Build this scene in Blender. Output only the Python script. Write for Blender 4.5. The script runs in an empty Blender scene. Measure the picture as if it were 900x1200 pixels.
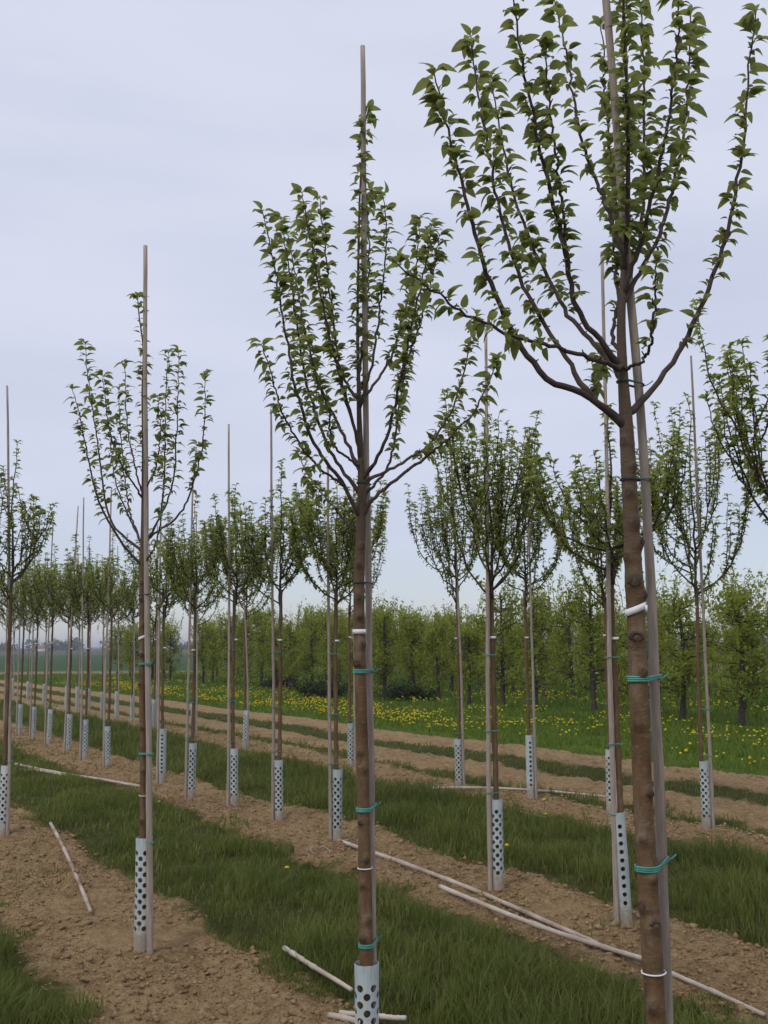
import bpy, bmesh, math, random
import numpy as np
from mathutils import Matrix, Vector

# ------------------------------------------------------------------ camera, sky, sun, exposure
SC = bpy.context.scene
COL = SC.collection
F, H = 1212.0, 1.6                       # focal length in px of a 900x1200 frame, eye height in metres
PITCH, ROLL = math.atan(155 / F), math.radians(0.45)
FWD = np.array([0, math.cos(PITCH), math.sin(PITCH)])
_u0 = np.array([0, -math.sin(PITCH), math.cos(PITCH)])
_r0 = np.array([1.0, 0, 0])
RGT = math.cos(ROLL) * _r0 - math.sin(ROLL) * _u0
UPV = math.sin(ROLL) * _r0 + math.cos(ROLL) * _u0
EYE = np.array([0, 0, H])

cam_d = bpy.data.cameras.new('camera')
cam = bpy.data.objects.new('camera', cam_d)
COL.objects.link(cam)
cam_d.sensor_fit = 'VERTICAL'
cam_d.sensor_height = 24
cam_d.lens = F / 1200 * 24
cam_d.clip_start, cam_d.clip_end = 0.05, 6000
m = Matrix.Identity(4)
for i in range(3):
    m[i][0], m[i][1], m[i][2], m[i][3] = RGT[i], UPV[i], -FWD[i], EYE[i]
cam.matrix_world = m
SC.camera = cam

SUN_EL, SUN_AZ = math.radians(52), math.radians(215)     # azimuth clockwise from +Y: behind, left of the viewer
W = bpy.data.worlds.new('World')
SC.world = W
W.use_nodes = True
wn, wl = W.node_tree.nodes, W.node_tree.links
wn.clear()
w_out = wn.new('ShaderNodeOutputWorld')
w_bg = wn.new('ShaderNodeBackground')
w_sky = wn.new('ShaderNodeTexSky')
w_sky.sky_type = 'NISHITA'
w_sky.sun_disc = False
w_sky.sun_elevation = SUN_EL
w_sky.sun_rotation = SUN_AZ
w_sky.dust_density = 0.6
w_sky.ozone_density = 2.0
w_tc = wn.new('ShaderNodeTexCoord')
w_map = wn.new('ShaderNodeMapping')
w_map.inputs['Scale'].default_value = (1.0, 1.0, 5.0)
w_map.inputs['Location'].default_value = (0.3, 0.1, 0.15)
w_noise = wn.new('ShaderNodeTexNoise')
w_noise.inputs['Scale'].default_value = 1.7
w_noise.inputs['Detail'].default_value = 5
w_noise.inputs['Roughness'].default_value = 0.5
w_sep = wn.new('ShaderNodeSeparateXYZ')
w_gap = wn.new('ShaderNodeMapRange')              # the cloud sheet thins out towards the horizon
w_gap.inputs['From Min'].default_value = 0.0
w_gap.inputs['From Max'].default_value = 0.16
w_gap.inputs['To Min'].default_value = 0.35
w_gap.inputs['To Max'].default_value = 0.93
w_add = wn.new('ShaderNodeMath'); w_add.operation = 'MULTIPLY_ADD'
w_add.inputs[1].default_value = 0.35
w_cl = wn.new('ShaderNodeClamp')
w_cl.inputs['Max'].default_value = 0.96
w_ramp = wn.new('ShaderNodeValToRGB')             # cloud sheet colours, brightness in background units
w_ramp.color_ramp.elements[0].position = 0.3
w_ramp.color_ramp.elements[0].color = (6.45, 6.85, 8.4, 1)
w_ramp.color_ramp.elements[1].position = 0.72
w_ramp.color_ramp.elements[1].color = (7.2, 7.5, 8.95, 1)
w_mix = wn.new('ShaderNodeMix'); w_mix.data_type = 'RGBA'
w_off = wn.new('ShaderNodeMath'); w_off.operation = 'SUBTRACT'; w_off.inputs[1].default_value = 0.5
wl.new(w_tc.outputs['Generated'], w_map.inputs['Vector'])
wl.new(w_map.outputs['Vector'], w_noise.inputs['Vector'])
wl.new(w_tc.outputs['Generated'], w_sep.inputs[0])
wl.new(w_sep.outputs['Z'], w_gap.inputs['Value'])
wl.new(w_noise.outputs['Fac'], w_off.inputs[0])
wl.new(w_off.outputs[0], w_add.inputs[0])
wl.new(w_gap.outputs['Result'], w_add.inputs[2])
wl.new(w_add.outputs[0], w_cl.inputs['Value'])
wl.new(w_noise.outputs['Fac'], w_ramp.inputs['Fac'])
wl.new(w_cl.outputs['Result'], w_mix.inputs['Factor'])
wl.new(w_sky.outputs['Color'], w_mix.inputs[6])
wl.new(w_ramp.outputs['Color'], w_mix.inputs[7])
wl.new(w_mix.outputs[2], w_bg.inputs['Color'])
w_bg.inputs['Strength'].default_value = 0.1
wl.new(w_bg.outputs[0], w_out.inputs['Surface'])

sun_d = bpy.data.lights.new('sun', 'SUN')
sun_d.energy = 1.3
sun_d.angle = math.radians(20)
sun_d.color = (1.0, 0.95, 0.88)
sun = bpy.data.objects.new('sun', sun_d)
COL.objects.link(sun)
_sd = Vector((math.sin(SUN_AZ) * math.cos(SUN_EL), math.cos(SUN_AZ) * math.cos(SUN_EL), math.sin(SUN_EL)))
sun.rotation_euler = _sd.to_track_quat('Z', 'Y').to_euler()
sun.location = (-8, -8, 20)

SC.view_settings.view_transform = 'Standard'
SC.view_settings.look = 'None'
SC.view_settings.exposure = 0.0
SC.view_settings.gamma = 1.0
SC.view_settings.use_curve_mapping = False
SC.render.engine = 'CYCLES'
SC.cycles.use_denoising = True
SC.cycles.max_bounces = 6
SC.cycles.transparent_max_bounces = 8

# ------------------------------------------------------------------ helpers
rng = np.random.default_rng(7)
DIR = np.array([-0.51443534, 0.85752917])        # along the nursery rows
NRM = np.array([0.85752917, 0.51443534])         # across them
ROW_A, ROW_B, ROW_C = 1.86, 4.13, 6.85
SOIL = [(-3.55, -2.55), (-1.1, -0.1), (1.3, 2.33), (3.68, 4.68), (6.42, 7.27), (7.6, 8.5), (9.3, 10.35)]

def na(n, a):
    return NRM * n + DIR * a

def ray(x, y):
    return (x - 450) / F * RGT - (y - 600) / F * UPV + FWD

def at(x, y, Y):                                  # the point seen at pixel x, y that stands Y metres ahead
    d = ray(x, y)
    return EYE + d * (Y / d[1])

def gnd(x, y):
    d = ray(x, y)
    return EYE + d * (-H / d[2])

def hsh(ix, iy, s):
    v = np.sin(ix * 127.1 + iy * 311.7 + s * 74.7) * 43758.5453
    return v - np.floor(v)

def vnoise(x, y, s=0):
    ix, iy = np.floor(x), np.floor(y)
    fx, fy = x - ix, y - iy
    fx, fy = fx * fx * (3 - 2 * fx), fy * fy * (3 - 2 * fy)
    a = hsh(ix, iy, s) * (1 - fx) + hsh(ix + 1, iy, s) * fx
    b = hsh(ix, iy + 1, s) * (1 - fx) + hsh(ix + 1, iy + 1, s) * fx
    return a * (1 - fy) + b * fy

def sstep(a, b, x):
    t = np.clip((x - a) / (b - a), 0, 1)
    return t * t * (3 - 2 * t)

def soil_mask(n):
    k = np.zeros_like(n)
    for a, b in SOIL:
        k = np.maximum(k, sstep(a - .07, a + .07, n) * (1 - sstep(b - .07, b + .07, n)))
    return k

def ground_z(x, y):
    x, y = np.asarray(x, float), np.asarray(y, float)
    n = x * NRM[0] + y * NRM[1]
    a = x * DIR[0] + y * DIR[1]
    n2 = n + (vnoise(a * 1.6, n * 1.6, 3) - .5) * .3
    s = soil_mask(n2) * (1 - sstep(45, 58, y))
    near = 1 - sstep(14, 30, y)
    wide = np.zeros_like(n)
    for a_, b_ in SOIL:
        wide = np.maximum(wide, sstep(a_ - .32, a_ - .12, n) * (1 - sstep(b_ + .12, b_ + .32, n)))
    wide = wide * (1 - sstep(45, 58, y))
    z = s * .03
    z = z + (vnoise(x * .5, y * .5, 1) - .5) * .05
    clod = (vnoise(x * 5.2, y * 5.2, 5) ** 1.5) * .05 + vnoise(x * 12, y * 12, 6) ** 1.3 * .034 + vnoise(x * 25, y * 25, 8) * .02
    ridge = (1 - np.abs(2 * vnoise(a * 1.3 + 5, n * 6, 9) - 1)) * .03
    bil = (1 - np.abs(2 * vnoise(x * 9 + .3 * a, y * 9, 41) - 1)) * .026 + (1 - np.abs(2 * vnoise(x * 18, y * 18, 42) - 1)) * .014
    z = z + wide * near * (clod * .85 + ridge - bil - .055)
    z = z + (1 - s) * near * (vnoise(x * 3, y * 3, 12) - .5) * .03
    return z - .01

def gz(p):
    return float(ground_z(np.array([p[0]]), np.array([p[1]]))[0])

def mesh_np(name, V, faces, mats=(), mat_idx=None, smooth=False):
    """faces: list of integer arrays (k,3) or (k,4)"""
    me = bpy.data.meshes.new(name)
    V = np.asarray(V, np.float32)
    faces = [np.asarray(f, np.int32) for f in faces if len(f)]
    nl = sum(f.size for f in faces)
    nf = sum(len(f) for f in faces)
    me.vertices.add(len(V)); me.vertices.foreach_set('co', V.ravel())
    me.loops.add(nl); me.polygons.add(nf)
    me.loops.foreach_set('vertex_index', np.concatenate([f.ravel() for f in faces]))
    tot = np.concatenate([np.full(len(f), f.shape[1], np.int32) for f in faces])
    st = np.concatenate([[0], np.cumsum(tot)[:-1]]).astype(np.int32)
    me.polygons.foreach_set('loop_start', st)
    me.polygons.foreach_set('loop_total', tot)
    for mt in mats:
        me.materials.append(mt)
    if mat_idx is not None:
        me.polygons.foreach_set('material_index', np.asarray(mat_idx, np.int32))
    if smooth:
        me.polygons.foreach_set('use_smooth', np.ones(nf, bool))
    me.update(calc_edges=True)
    return me

def obj(name, me, parent=None, loc=None):
    o = bpy.data.objects.new(name, me)
    COL.objects.link(o)
    if parent is not None:
        o.parent = parent
    if loc is not None:
        o.location = loc
    return o

def thing(name, label, cat, loc=(0, 0, 0), group=None):
    o = bpy.data.objects.new(name, None)
    o.empty_display_size = .1
    COL.objects.link(o)
    o.location = loc
    return tag(o, label, cat, group)

def tag(o, label, cat, group=None):
    o['label'] = label
    o['category'] = cat
    if group:
        o['group'] = group
    return o

def smooth_path(P, k):
    """Catmull-Rom through the points, k samples in all, evenly spread by length"""
    P = np.asarray(P, float)
    Q = np.vstack([2 * P[0] - P[1], P, 2 * P[-1] - P[-2]])
    out = []
    for i in range(1, len(Q) - 2):
        t = np.linspace(0, 1, 12, endpoint=False)[:, None]
        p0, p1, p2, p3 = Q[i - 1], Q[i], Q[i + 1], Q[i + 2]
        out.append(.5 * (2 * p1 + (p2 - p0) * t + (2 * p0 - 5 * p1 + 4 * p2 - p3) * t ** 2 + (3 * p1 - p0 - 3 * p2 + p3) * t ** 3))
    out = np.vstack(out + [P[-1:]])
    L = np.concatenate([[0], np.cumsum(np.linalg.norm(np.diff(out, axis=0), axis=1))])
    s = np.linspace(0, L[-1], k)
    return np.stack([np.interp(s, L, out[:, c]) for c in range(3)], 1)

def tube(P, R, k=8, cap=True, wob=None):
    """tube round a path; wob(i, angles) -> radius factors. returns V, quads, tris"""
    P = np.asarray(P, float)
    R = np.broadcast_to(np.asarray(R, float), (len(P),))
    T = np.gradient(P, axis=0)
    T /= np.linalg.norm(T, axis=1)[:, None] + 1e-12
    ref = np.array([0, 1.0, 0]) if abs(T[:, 1].mean()) < .9 else np.array([1.0, 0, 0])
    A = np.cross(T, ref); A /= np.linalg.norm(A, axis=1)[:, None] + 1e-12
    B = np.cross(T, A)
    th = np.linspace(0, 2 * np.pi, k, endpoint=False)
    rr = R[:, None] * np.ones((1, k))
    if wob is not None:
        rr = rr * wob(th)
    V = P[:, None] + rr[..., None] * (np.cos(th)[None, :, None] * A[:, None] + np.sin(th)[None, :, None] * B[:, None])
    n = len(P)
    i, j = np.meshgrid(np.arange(n - 1), np.arange(k), indexing='ij')
    q = np.stack([i * k + j, i * k + (j + 1) % k, (i + 1) * k + (j + 1) % k, (i + 1) * k + j], -1).reshape(-1, 4)
    V = V.reshape(-1, 3)
    tr = np.zeros((0, 3), int)
    if cap:
        c0, c1 = len(V), len(V) + 1
        V = np.vstack([V, P[0] - T[0] * R[0] * .15, P[-1] + T[-1] * R[-1] * .15])
        jj = np.arange(k)
        tr = np.vstack([np.stack([np.full(k, c0), (jj + 1) % k, jj], 1),
                        np.stack([np.full(k, c1), (n - 1) * k + jj, (n - 1) * k + (jj + 1) % k], 1)])
    return V, q, tr

class MB:
    """collects pieces of one mesh"""
    def __init__(s):
        s.V, s.F, s.M, s.n = [], {3: [], 4: []}, {3: [], 4: []}, 0
    def add(s, V, *faces, mat=0):
        for f in faces:
            f = np.asarray(f, int)
            if len(f):
                s.F[f.shape[1]].append(f + s.n)
                s.M[f.shape[1]].append(np.full(len(f), mat))
        s.V.append(np.asarray(V)); s.n += len(V)
    def tube(s, P, R, k=8, mat=0, **kw):
        V, q, t = tube(P, R, k, **kw)
        s.add(V, q, t, mat=mat)
    def mesh(s, name, mats, smooth=False, off=None):
        V = np.vstack(s.V)
        if off is not None:
            V = V - np.asarray(off)
        fs, ms = [], []
        for k in (3, 4):
            if s.F[k]:
                fs.append(np.vstack(s.F[k])); ms.append(np.concatenate(s.M[k]))
        return mesh_np(name, V, fs, mats, np.concatenate(ms), smooth)

# ------------------------------------------------------------------ materials
def new_mat(name):
    mt = bpy.data.materials.new(name)
    mt.use_nodes = True
    nt = mt.node_tree
    for nd in list(nt.nodes):
        nt.nodes.remove(nd)
    out = nt.nodes.new('ShaderNodeOutputMaterial')
    return mt, nt, out

def nd(nt, kind, **kw):
    n_ = nt.nodes.new(kind)
    for k, v in kw.items():
        if hasattr(n_, k):
            setattr(n_, k, v)
        else:
            n_.inputs[k].default_value = v
    return n_

def ramp(nt, fac, stops, interp='LINEAR'):
    r = nt.nodes.new('ShaderNodeValToRGB')
    r.color_ramp.interpolation = interp
    els = r.color_ramp.elements
    while len(els) < len(stops):
        els.new(0.5)
    for e, (p, c) in zip(els, stops):
        e.position = p
        e.color = (*c, 1) if len(c) == 3 else c
    nt.links.new(fac, r.inputs['Fac'])
    return r

def noise(nt, vec, scale, detail=4, rough=.55):
    t = nt.nodes.new('ShaderNodeTexNoise')
    t.inputs['Scale'].default_value = scale
    t.inputs['Detail'].default_value = detail
    t.inputs['Roughness'].default_value = rough
    if vec is not None:
        nt.links.new(vec, t.inputs['Vector'])
    return t

def mixc(nt, fac, a, b):
    m_ = nt.nodes.new('ShaderNodeMix'); m_.data_type = 'RGBA'
    for src, i in ((fac, 0), (a, 6), (b, 7)):
        if hasattr(src, 'links'):
            nt.links.new(src, m_.inputs[i])
        elif isinstance(src, (int, float)):
            m_.inputs[i].default_value = src
        else:
            m_.inputs[i].default_value = (*src, 1)
    return m_.outputs[2]

def math_n(nt, op, a, b=None, c=None):
    m_ = nt.nodes.new('ShaderNodeMath'); m_.operation = op
    for i, v in enumerate((a, b, c)):
        if v is None:
            continue
        if hasattr(v, 'links'):
            nt.links.new(v, m_.inputs[i])
        else:
            m_.inputs[i].default_value = v
    return m_.outputs[0]

def principled(nt, out, col, rough=.8, spec=.3, bump=None, bstr=.3, bdist=.01):
    p = nt.nodes.new('ShaderNodeBsdfPrincipled')
    if hasattr(col, 'links'):
        nt.links.new(col, p.inputs['Base Color'])
    else:
        p.inputs['Base Color'].default_value = (*col, 1)
    p.inputs['Roughness'].default_value = rough
    p.inputs['Specular IOR Level'].default_value = spec
    if bump is not None:
        b = nt.nodes.new('ShaderNodeBump')
        b.inputs['Strength'].default_value = bstr
        b.inputs['Distance'].default_value = bdist
        nt.links.new(bump, b.inputs['Height'])
        nt.links.new(b.outputs[0], p.inputs['Normal'])
    nt.links.new(p.outputs[0], out.inputs['Surface'])
    return p

def pos(nt):
    return nt.nodes.new('ShaderNodeNewGeometry').outputs['Position']

def rand_fac(nt):
    g = nt.nodes.new('ShaderNodeNewGeometry')
    o = nt.nodes.new('ShaderNodeObjectInfo')
    s = math_n(nt, 'ADD', g.outputs['Random Per Island'], o.outputs['Random'])
    return math_n(nt, 'FRACT', s), g

def leaf_mat(name, tops, under, trans=.35, rough=.5, patch=None, lit=(.16, .22, .02), patch2=None):
    mt, nt, out = new_mat(name)
    fac, g = rand_fac(nt)
    k = len(tops) - 1
    top = ramp(nt, fac, [(i / k, c) for i, c in enumerate(tops)]).outputs[0]
    if patch:
        pn = noise(nt, g.outputs['Position'], patch[0], 2)
        top = mixc(nt, math_n(nt, 'MULTIPLY', pn.outputs['Fac'], patch[2]), top, patch[1])
    if patch2:
        pn = noise(nt, g.outputs['Position'], patch2[0], 3)
        top = mixc(nt, math_n(nt, 'MULTIPLY', ramp(nt, pn.outputs['Fac'], [(.45, (0, 0, 0)), (.62, (1, 1, 1))]).outputs[0], patch2[2]), top, patch2[1])
    col = mixc(nt, g.outputs['Backfacing'], top, under) if under else top
    p = nt.nodes.new('ShaderNodeBsdfPrincipled')
    p.inputs['Roughness'].default_value = rough
    p.inputs['Specular IOR Level'].default_value = .3
    nt.links.new(col, p.inputs['Base Color'])
    t = nt.nodes.new('ShaderNodeBsdfTranslucent')
    nt.links.new(mixc(nt, .5, col, lit), t.inputs['Color'])
    mx = nt.nodes.new('ShaderNodeMixShader')
    mx.inputs[0].default_value = trans
    nt.links.new(p.outputs[0], mx.inputs[1]); nt.links.new(t.outputs[0], mx.inputs[2])
    nt.links.new(mx.outputs[0], out.inputs['Surface'])
    return mt

def mat_ground():
    mt, nt, out = new_mat('nursery_ground')
    P = pos(nt)
    sep = nd(nt, 'ShaderNodeSeparateXYZ'); nt.links.new(P, sep.inputs[0])
    n_ = math_n(nt, 'MULTIPLY_ADD', sep.outputs[0], float(NRM[0]), math_n(nt, 'MULTIPLY', sep.outputs[1], float(NRM[1])))
    wob = noise(nt, P, 1.6, 4, .6)
    wob2 = noise(nt, P, 9, 3, .6)
    n_ = math_n(nt, 'ADD', n_, math_n(nt, 'MULTIPLY', math_n(nt, 'SUBTRACT', wob.outputs['Fac'], .5), .3))
    n_ = math_n(nt, 'ADD', n_, math_n(nt, 'MULTIPLY', math_n(nt, 'SUBTRACT', wob2.outputs['Fac'], .5), .3))
    lo, hi = -5.0, 11.0
    f = math_n(nt, 'DIVIDE', math_n(nt, 'SUBTRACT', n_, lo), hi - lo)
    stops = []
    e = .05 / (hi - lo)
    for a, b in SOIL:
        pa, pb = (a - lo) / (hi - lo), (b - lo) / (hi - lo)
        stops += [(pa - e, (0, 0, 0)), (pa + e, (1, 1, 1)), (pb - e, (1, 1, 1)), (pb + e, (0, 0, 0))]
    soilm = ramp(nt, f, stops).outputs[0]
    # soil
    s1 = noise(nt, P, 2.3, 5, .6); s2 = noise(nt, P, 14, 6, .65); s3 = noise(nt, P, 70, 4, .6)
    soil = ramp(nt, s2.outputs['Fac'], [(.32, (.17, .10, .046)), (.5, (.36, .24, .118)), (.68, (.50, .365, .21))]).outputs[0]
    soil = mixc(nt, ramp(nt, s1.outputs['Fac'], [(.38, (0, 0, 0)), (.66, (1, 1, 1))]).outputs[0], soil, (.46, .32, .165))
    soil = mixc(nt, math_n(nt, 'MULTIPLY', ramp(nt, s3.outputs['Fac'], [(.45, (0, 0, 0)), (.7, (1, 1, 1))]).outputs[0], .4), soil, (.15, .09, .042))
    s5 = noise(nt, P, 30, 6, .75)
    soil = mixc(nt, math_n(nt, 'MULTIPLY', ramp(nt, s5.outputs['Fac'], [(.5, (0, 0, 0)), (.62, (1, 1, 1))]).outputs[0], .5), soil, (.16, .095, .043))
    # short weeds thinly over the soil
    wd = noise(nt, P, 3.1, 5, .7)
    soil = mixc(nt, math_n(nt, 'MULTIPLY', ramp(nt, wd.outputs['Fac'], [(.56, (0, 0, 0)), (.75, (1, 1, 1))]).outputs[0], .35), soil, (.12, .13, .05))
    # ground under the grass
    g2 = noise(nt, P, 6, 5, .6)
    turf = ramp(nt, g2.outputs['Fac'], [(.3, (.05, .055, .014)), (.55, (.08, .085, .022)), (.75, (.15, .125, .045))]).outputs[0]
    # meadow beyond the nursery
    md = noise(nt, P, .35, 5, .6)
    mead = ramp(nt, md.outputs['Fac'], [(.3, (.08, .135, .016)), (.6, (.12, .17, .022)), (.8, (.18, .19, .04))]).outputs[0]
    turf = mixc(nt, ramp(nt, f, [(.93, (0, 0, 0)), (.99, (1, 1, 1))]).outputs[0], turf, mead)
    c = mixc(nt, soilm, turf, soil)
    # track, crop field and fallow land far off
    far = noise(nt, P, .03, 3, .5)
    fy = math_n(nt, 'ADD', sep.outputs[1], math_n(nt, 'MULTIPLY', math_n(nt, 'SUBTRACT', far.outputs['Fac'], .5), 9))
    fy = math_n(nt, 'DIVIDE', fy, 400.0)
    farc = ramp(nt, fy, [(56 / 400, (.27, .20, .11)), (66 / 400, (.25, .19, .10)), (70 / 400, (.05, .095, .035)), (170 / 400, (.045, .085, .04)),
                         (215 / 400, (.10, .095, .05)), (300 / 400, (.085, .09, .05)), (1, (.06, .075, .05))]).outputs[0]
    c = mixc(nt, ramp(nt, fy, [(53 / 400, (0, 0, 0)), (57 / 400, (1, 1, 1))]).outputs[0], c, farc)
    s4 = noise(nt, P, 34, 5, .7)
    b = math_n(nt, 'ADD', s2.outputs['Fac'], math_n(nt, 'MULTIPLY', s3.outputs['Fac'], .4))
    b = math_n(nt, 'ADD', b, math_n(nt, 'MULTIPLY', s4.outputs['Fac'], .8))
    principled(nt, out, c, .95, .1, b, 1.0, .05)
    return mt

def mat_bark():
    mt, nt, out = new_mat('young_bark')
    tc = nd(nt, 'ShaderNodeTexCoord')
    mp = nd(nt, 'ShaderNodeMapping'); mp.inputs['Scale'].default_value = (14, 14, 5)
    nt.links.new(tc.outputs['Object'], mp.inputs['Vector'])
    big = noise(nt, mp.outputs[0], 1.0, 4, .6)
    mp2 = nd(nt, 'ShaderNodeMapping'); mp2.inputs['Scale'].default_value = (34, 34, 90)
    nt.links.new(tc.outputs['Object'], mp2.inputs['Vector'])
    lent = noise(nt, mp2.outputs[0], 1.0, 3, .6)
    fine = noise(nt, tc.outputs['Object'], 160, 4, .6)
    c = ramp(nt, big.outputs['Fac'], [(.32, (.06, .038, .022)), (.46, (.13, .07, .03)), (.56, (.15, .092, .045)), (.7, (.20, .145, .09))]).outputs[0]
    c = mixc(nt, math_n(nt, 'MULTIPLY', ramp(nt, lent.outputs['Fac'], [(.58, (0, 0, 0)), (.70, (1, 1, 1))]).outputs[0], .42), c, (.24, .185, .125))
    lich = noise(nt, tc.outputs['Object'], 9, 5, .7)
    c = mixc(nt, math_n(nt, 'MULTIPLY', ramp(nt, lich.outputs['Fac'], [(.56, (0, 0, 0)), (.68, (1, 1, 1))]).outputs[0], .6), c, (.10, .10, .045))
    sp_ = nd(nt, 'ShaderNodeSeparateXYZ'); nt.links.new(tc.outputs['Object'], sp_.inputs[0])
    yw = nd(nt, 'ShaderNodeMapRange'); yw.inputs['From Min'].default_value = 1.5; yw.inputs['From Max'].default_value = 2.35
    nt.links.new(sp_.outputs[2], yw.inputs['Value'])
    c = mixc(nt, math_n(nt, 'MULTIPLY', yw.outputs[0], .8), c, (.088, .064, .05))
    crk = noise(nt, mp.outputs[0], 5.0, 5, .7)
    c = mixc(nt, math_n(nt, 'MULTIPLY', ramp(nt, crk.outputs['Fac'], [(.52, (0, 0, 0)), (.66, (1, 1, 1))]).outputs[0], .45), c, (.05, .036, .024))
    at_ = nd(nt, 'ShaderNodeAttribute'); at_.attribute_name = 'knot'
    c = mixc(nt, math_n(nt, 'MULTIPLY', at_.outputs['Fac'], .85), c, (.045, .031, .022))
    h = math_n(nt, 'ADD', lent.outputs['Fac'], fine.outputs['Fac'])
    principled(nt, out, c, .7, .3, h, .5, .004)
    return mt

def mat_simple(name, stops, scale=20, stretch=(1, 1, 1), rough=.8, spec=.25, bstr=.3, bdist=.004, obj_co=True):
    mt, nt, out = new_mat(name)
    tc = nd(nt, 'ShaderNodeTexCoord')
    mp = nd(nt, 'ShaderNodeMapping'); mp.inputs['Scale'].default_value = stretch
    nt.links.new(tc.outputs['Object'] if obj_co else pos(nt), mp.inputs['Vector'])
    oi = nd(nt, 'ShaderNodeObjectInfo')
    t = noise(nt, mp.outputs[0], scale, 5, .6)
    f = math_n(nt, 'ADD', t.outputs['Fac'], math_n(nt, 'MULTIPLY', math_n(nt, 'SUBTRACT', oi.outputs['Random'], .5), .16))
    c = ramp(nt, f, stops).outputs[0]
    principled(nt, out, c, rough, spec, t.outputs['Fac'], bstr, bdist)
    return mt

M = {}
M['ground'] = mat_ground()
M['bark'] = mat_bark()
M['twig'] = mat_simple('twig_bark', [(.3, (.05, .036, .031)), (.6, (.09, .064, .052)), (.8, (.15, .12, .095))], 30)
M['leaf'] = leaf_mat('young_leaf', [(.075, .105, .018), (.125, .165, .03), (.165, .205, .042), (.21, .25, .065), (.29, .32, .10)], (.24, .27, .11), .5, .42, lit=(.34, .38, .07))
M['leaf_far'] = leaf_mat('nursery_leaf', [(.12, .16, .024), (.17, .22, .034), (.24, .285, .055)], (.27, .31, .10), .58, .5, lit=(.42, .48, .09))
M['leaf_orchard'] = leaf_mat('orchard_leaf', [(.17, .215, .018), (.25, .305, .028), (.34, .375, .05)], None, .55, .6, lit=(.38, .42, .04))
M['leaf_dark'] = leaf_mat('shrub_leaf', [(.022, .042, .014), (.04, .065, .02), (.06, .09, .03)], None, .2, .6)
M['grass'] = leaf_mat('grass_blade', [(.055, .092, .013), (.088, .14, .02), (.12, .172, .029), (.17, .21, .045), (.32, .29, .12)], None, .46, .7, (2.6, (.20, .185, .05), .8), patch2=(1.3, (.042, .085, .014), .4))
M['meadow'] = leaf_mat('meadow_blade', [(.08, .14, .012), (.12, .19, .016), (.17, .235, .028)], None, .42, .6)
M['stake'] = mat_simple('stake_wood', [(.3, (.24, .19, .155)), (.55, (.36, .30, .25)), (.75, (.46, .40, .345))], 14, (6, 6, .5), .75)
M['pole'] = mat_simple('peeled_pole', [(.3, (.22, .155, .105)), (.46, (.38, .30, .235)), (.6, (.47, .40, .33)), (.75, (.57, .51, .44))], 4, (1, 1, 1), .7)
M['guard'] = mat_simple('guard_plastic', [(.3, (.34, .40, .40)), (.6, (.45, .51, .515)), (.8, (.54, .585, .58))], 7, (1, 1, 1), .45, .4, .05)
def mat_guard():
    mt, nt, out = new_mat('guard_plastic')
    tc = nd(nt, 'ShaderNodeTexCoord'); oi = nd(nt, 'ShaderNodeObjectInfo')
    sp_ = nd(nt, 'ShaderNodeSeparateXYZ'); nt.links.new(tc.outputs['Object'], sp_.inputs[0])
    t = noise(nt, pos(nt), 7, 4); d = noise(nt, pos(nt), 45, 5, .7)
    f = math_n(nt, 'ADD', t.outputs['Fac'], math_n(nt, 'MULTIPLY', math_n(nt, 'SUBTRACT', oi.outputs['Random'], .5), .25))
    c = ramp(nt, f, [(.3, (.36, .42, .42)), (.6, (.47, .53, .53)), (.8, (.56, .60, .59))]).outputs[0]
    lo_ = nd(nt, 'ShaderNodeMapRange'); lo_.inputs['From Min'].default_value = .02; lo_.inputs['From Max'].default_value = .24
    lo_.inputs['To Min'].default_value = .30; lo_.inputs['To Max'].default_value = -.16
    nt.links.new(sp_.outputs[2], lo_.inputs['Value'])
    mud = ramp(nt, math_n(nt, 'ADD', d.outputs['Fac'], lo_.outputs[0]), [(.52, (0, 0, 0)), (.74, (1, 1, 1))]).outputs[0]
    c = mixc(nt, math_n(nt, 'MULTIPLY', mud, .75), c, (.30, .215, .125))
    principled(nt, out, c, .5, .35)
    return mt
M['guard'] = mat_guard()
M['tie'] = mat_simple('green_tie', [(.3, (.05, .24, .20)), (.7, (.11, .36, .30))], 40, rough=.5)
M['tie_dark'] = mat_simple('dark_tie', [(.3, (.03, .05, .045)), (.7, (.05, .09, .075))], 40, rough=.5)
M['white'] = mat_simple('white_tape', [(.3, (.70, .70, .70)), (.7, (.82, .82, .81))], 30, rough=.5, bstr=.1)
M['old_bark'] = mat_simple('orchard_bark', [(.3, (.035, .026, .022)), (.6, (.075, .056, .045)), (.8, (.12, .10, .08))], 18)
M['dandelion'] = leaf_mat('dandelion_yellow', [(.62, .46, .01), (.78, .62, .015)], None, .15, .6)
M['far_wood'] = leaf_mat('distant_foliage', [(.035, .05, .03), (.06, .08, .045), (.085, .10, .06)], None, .2, .8)
M['clod'] = mat_simple('soil_clod', [(.3, (.18, .112, .053)), (.6, (.32, .212, .108)), (.8, (.42, .30, .165))], 12, bstr=.6, obj_co=False)
M['straw'] = leaf_mat('dry_straw', [(.28, .20, .10), (.42, .33, .19)], None, .1, .7)
M['knot'] = mat_simple('knot_wood', [(.3, (.032, .022, .016)), (.55, (.062, .042, .028)), (.8, (.11, .08, .052))], 1.2)
M['plaster'] = mat_simple('white_plaster', [(.3, (.62, .60, .57)), (.7, (.72, .70, .67))], 3)
M['tile'] = mat_simple('roof_tile', [(.3, (.22, .10, .07)), (.7, (.3, .14, .1))], 5)

# ------------------------------------------------------------------ the ground
def grow(start, stop, first, rate):
    out, s = [start], first
    while out[-1] < stop:
        s = first + (out[-1] - start) * rate
        out.append(out[-1] + s)
    return out

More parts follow.
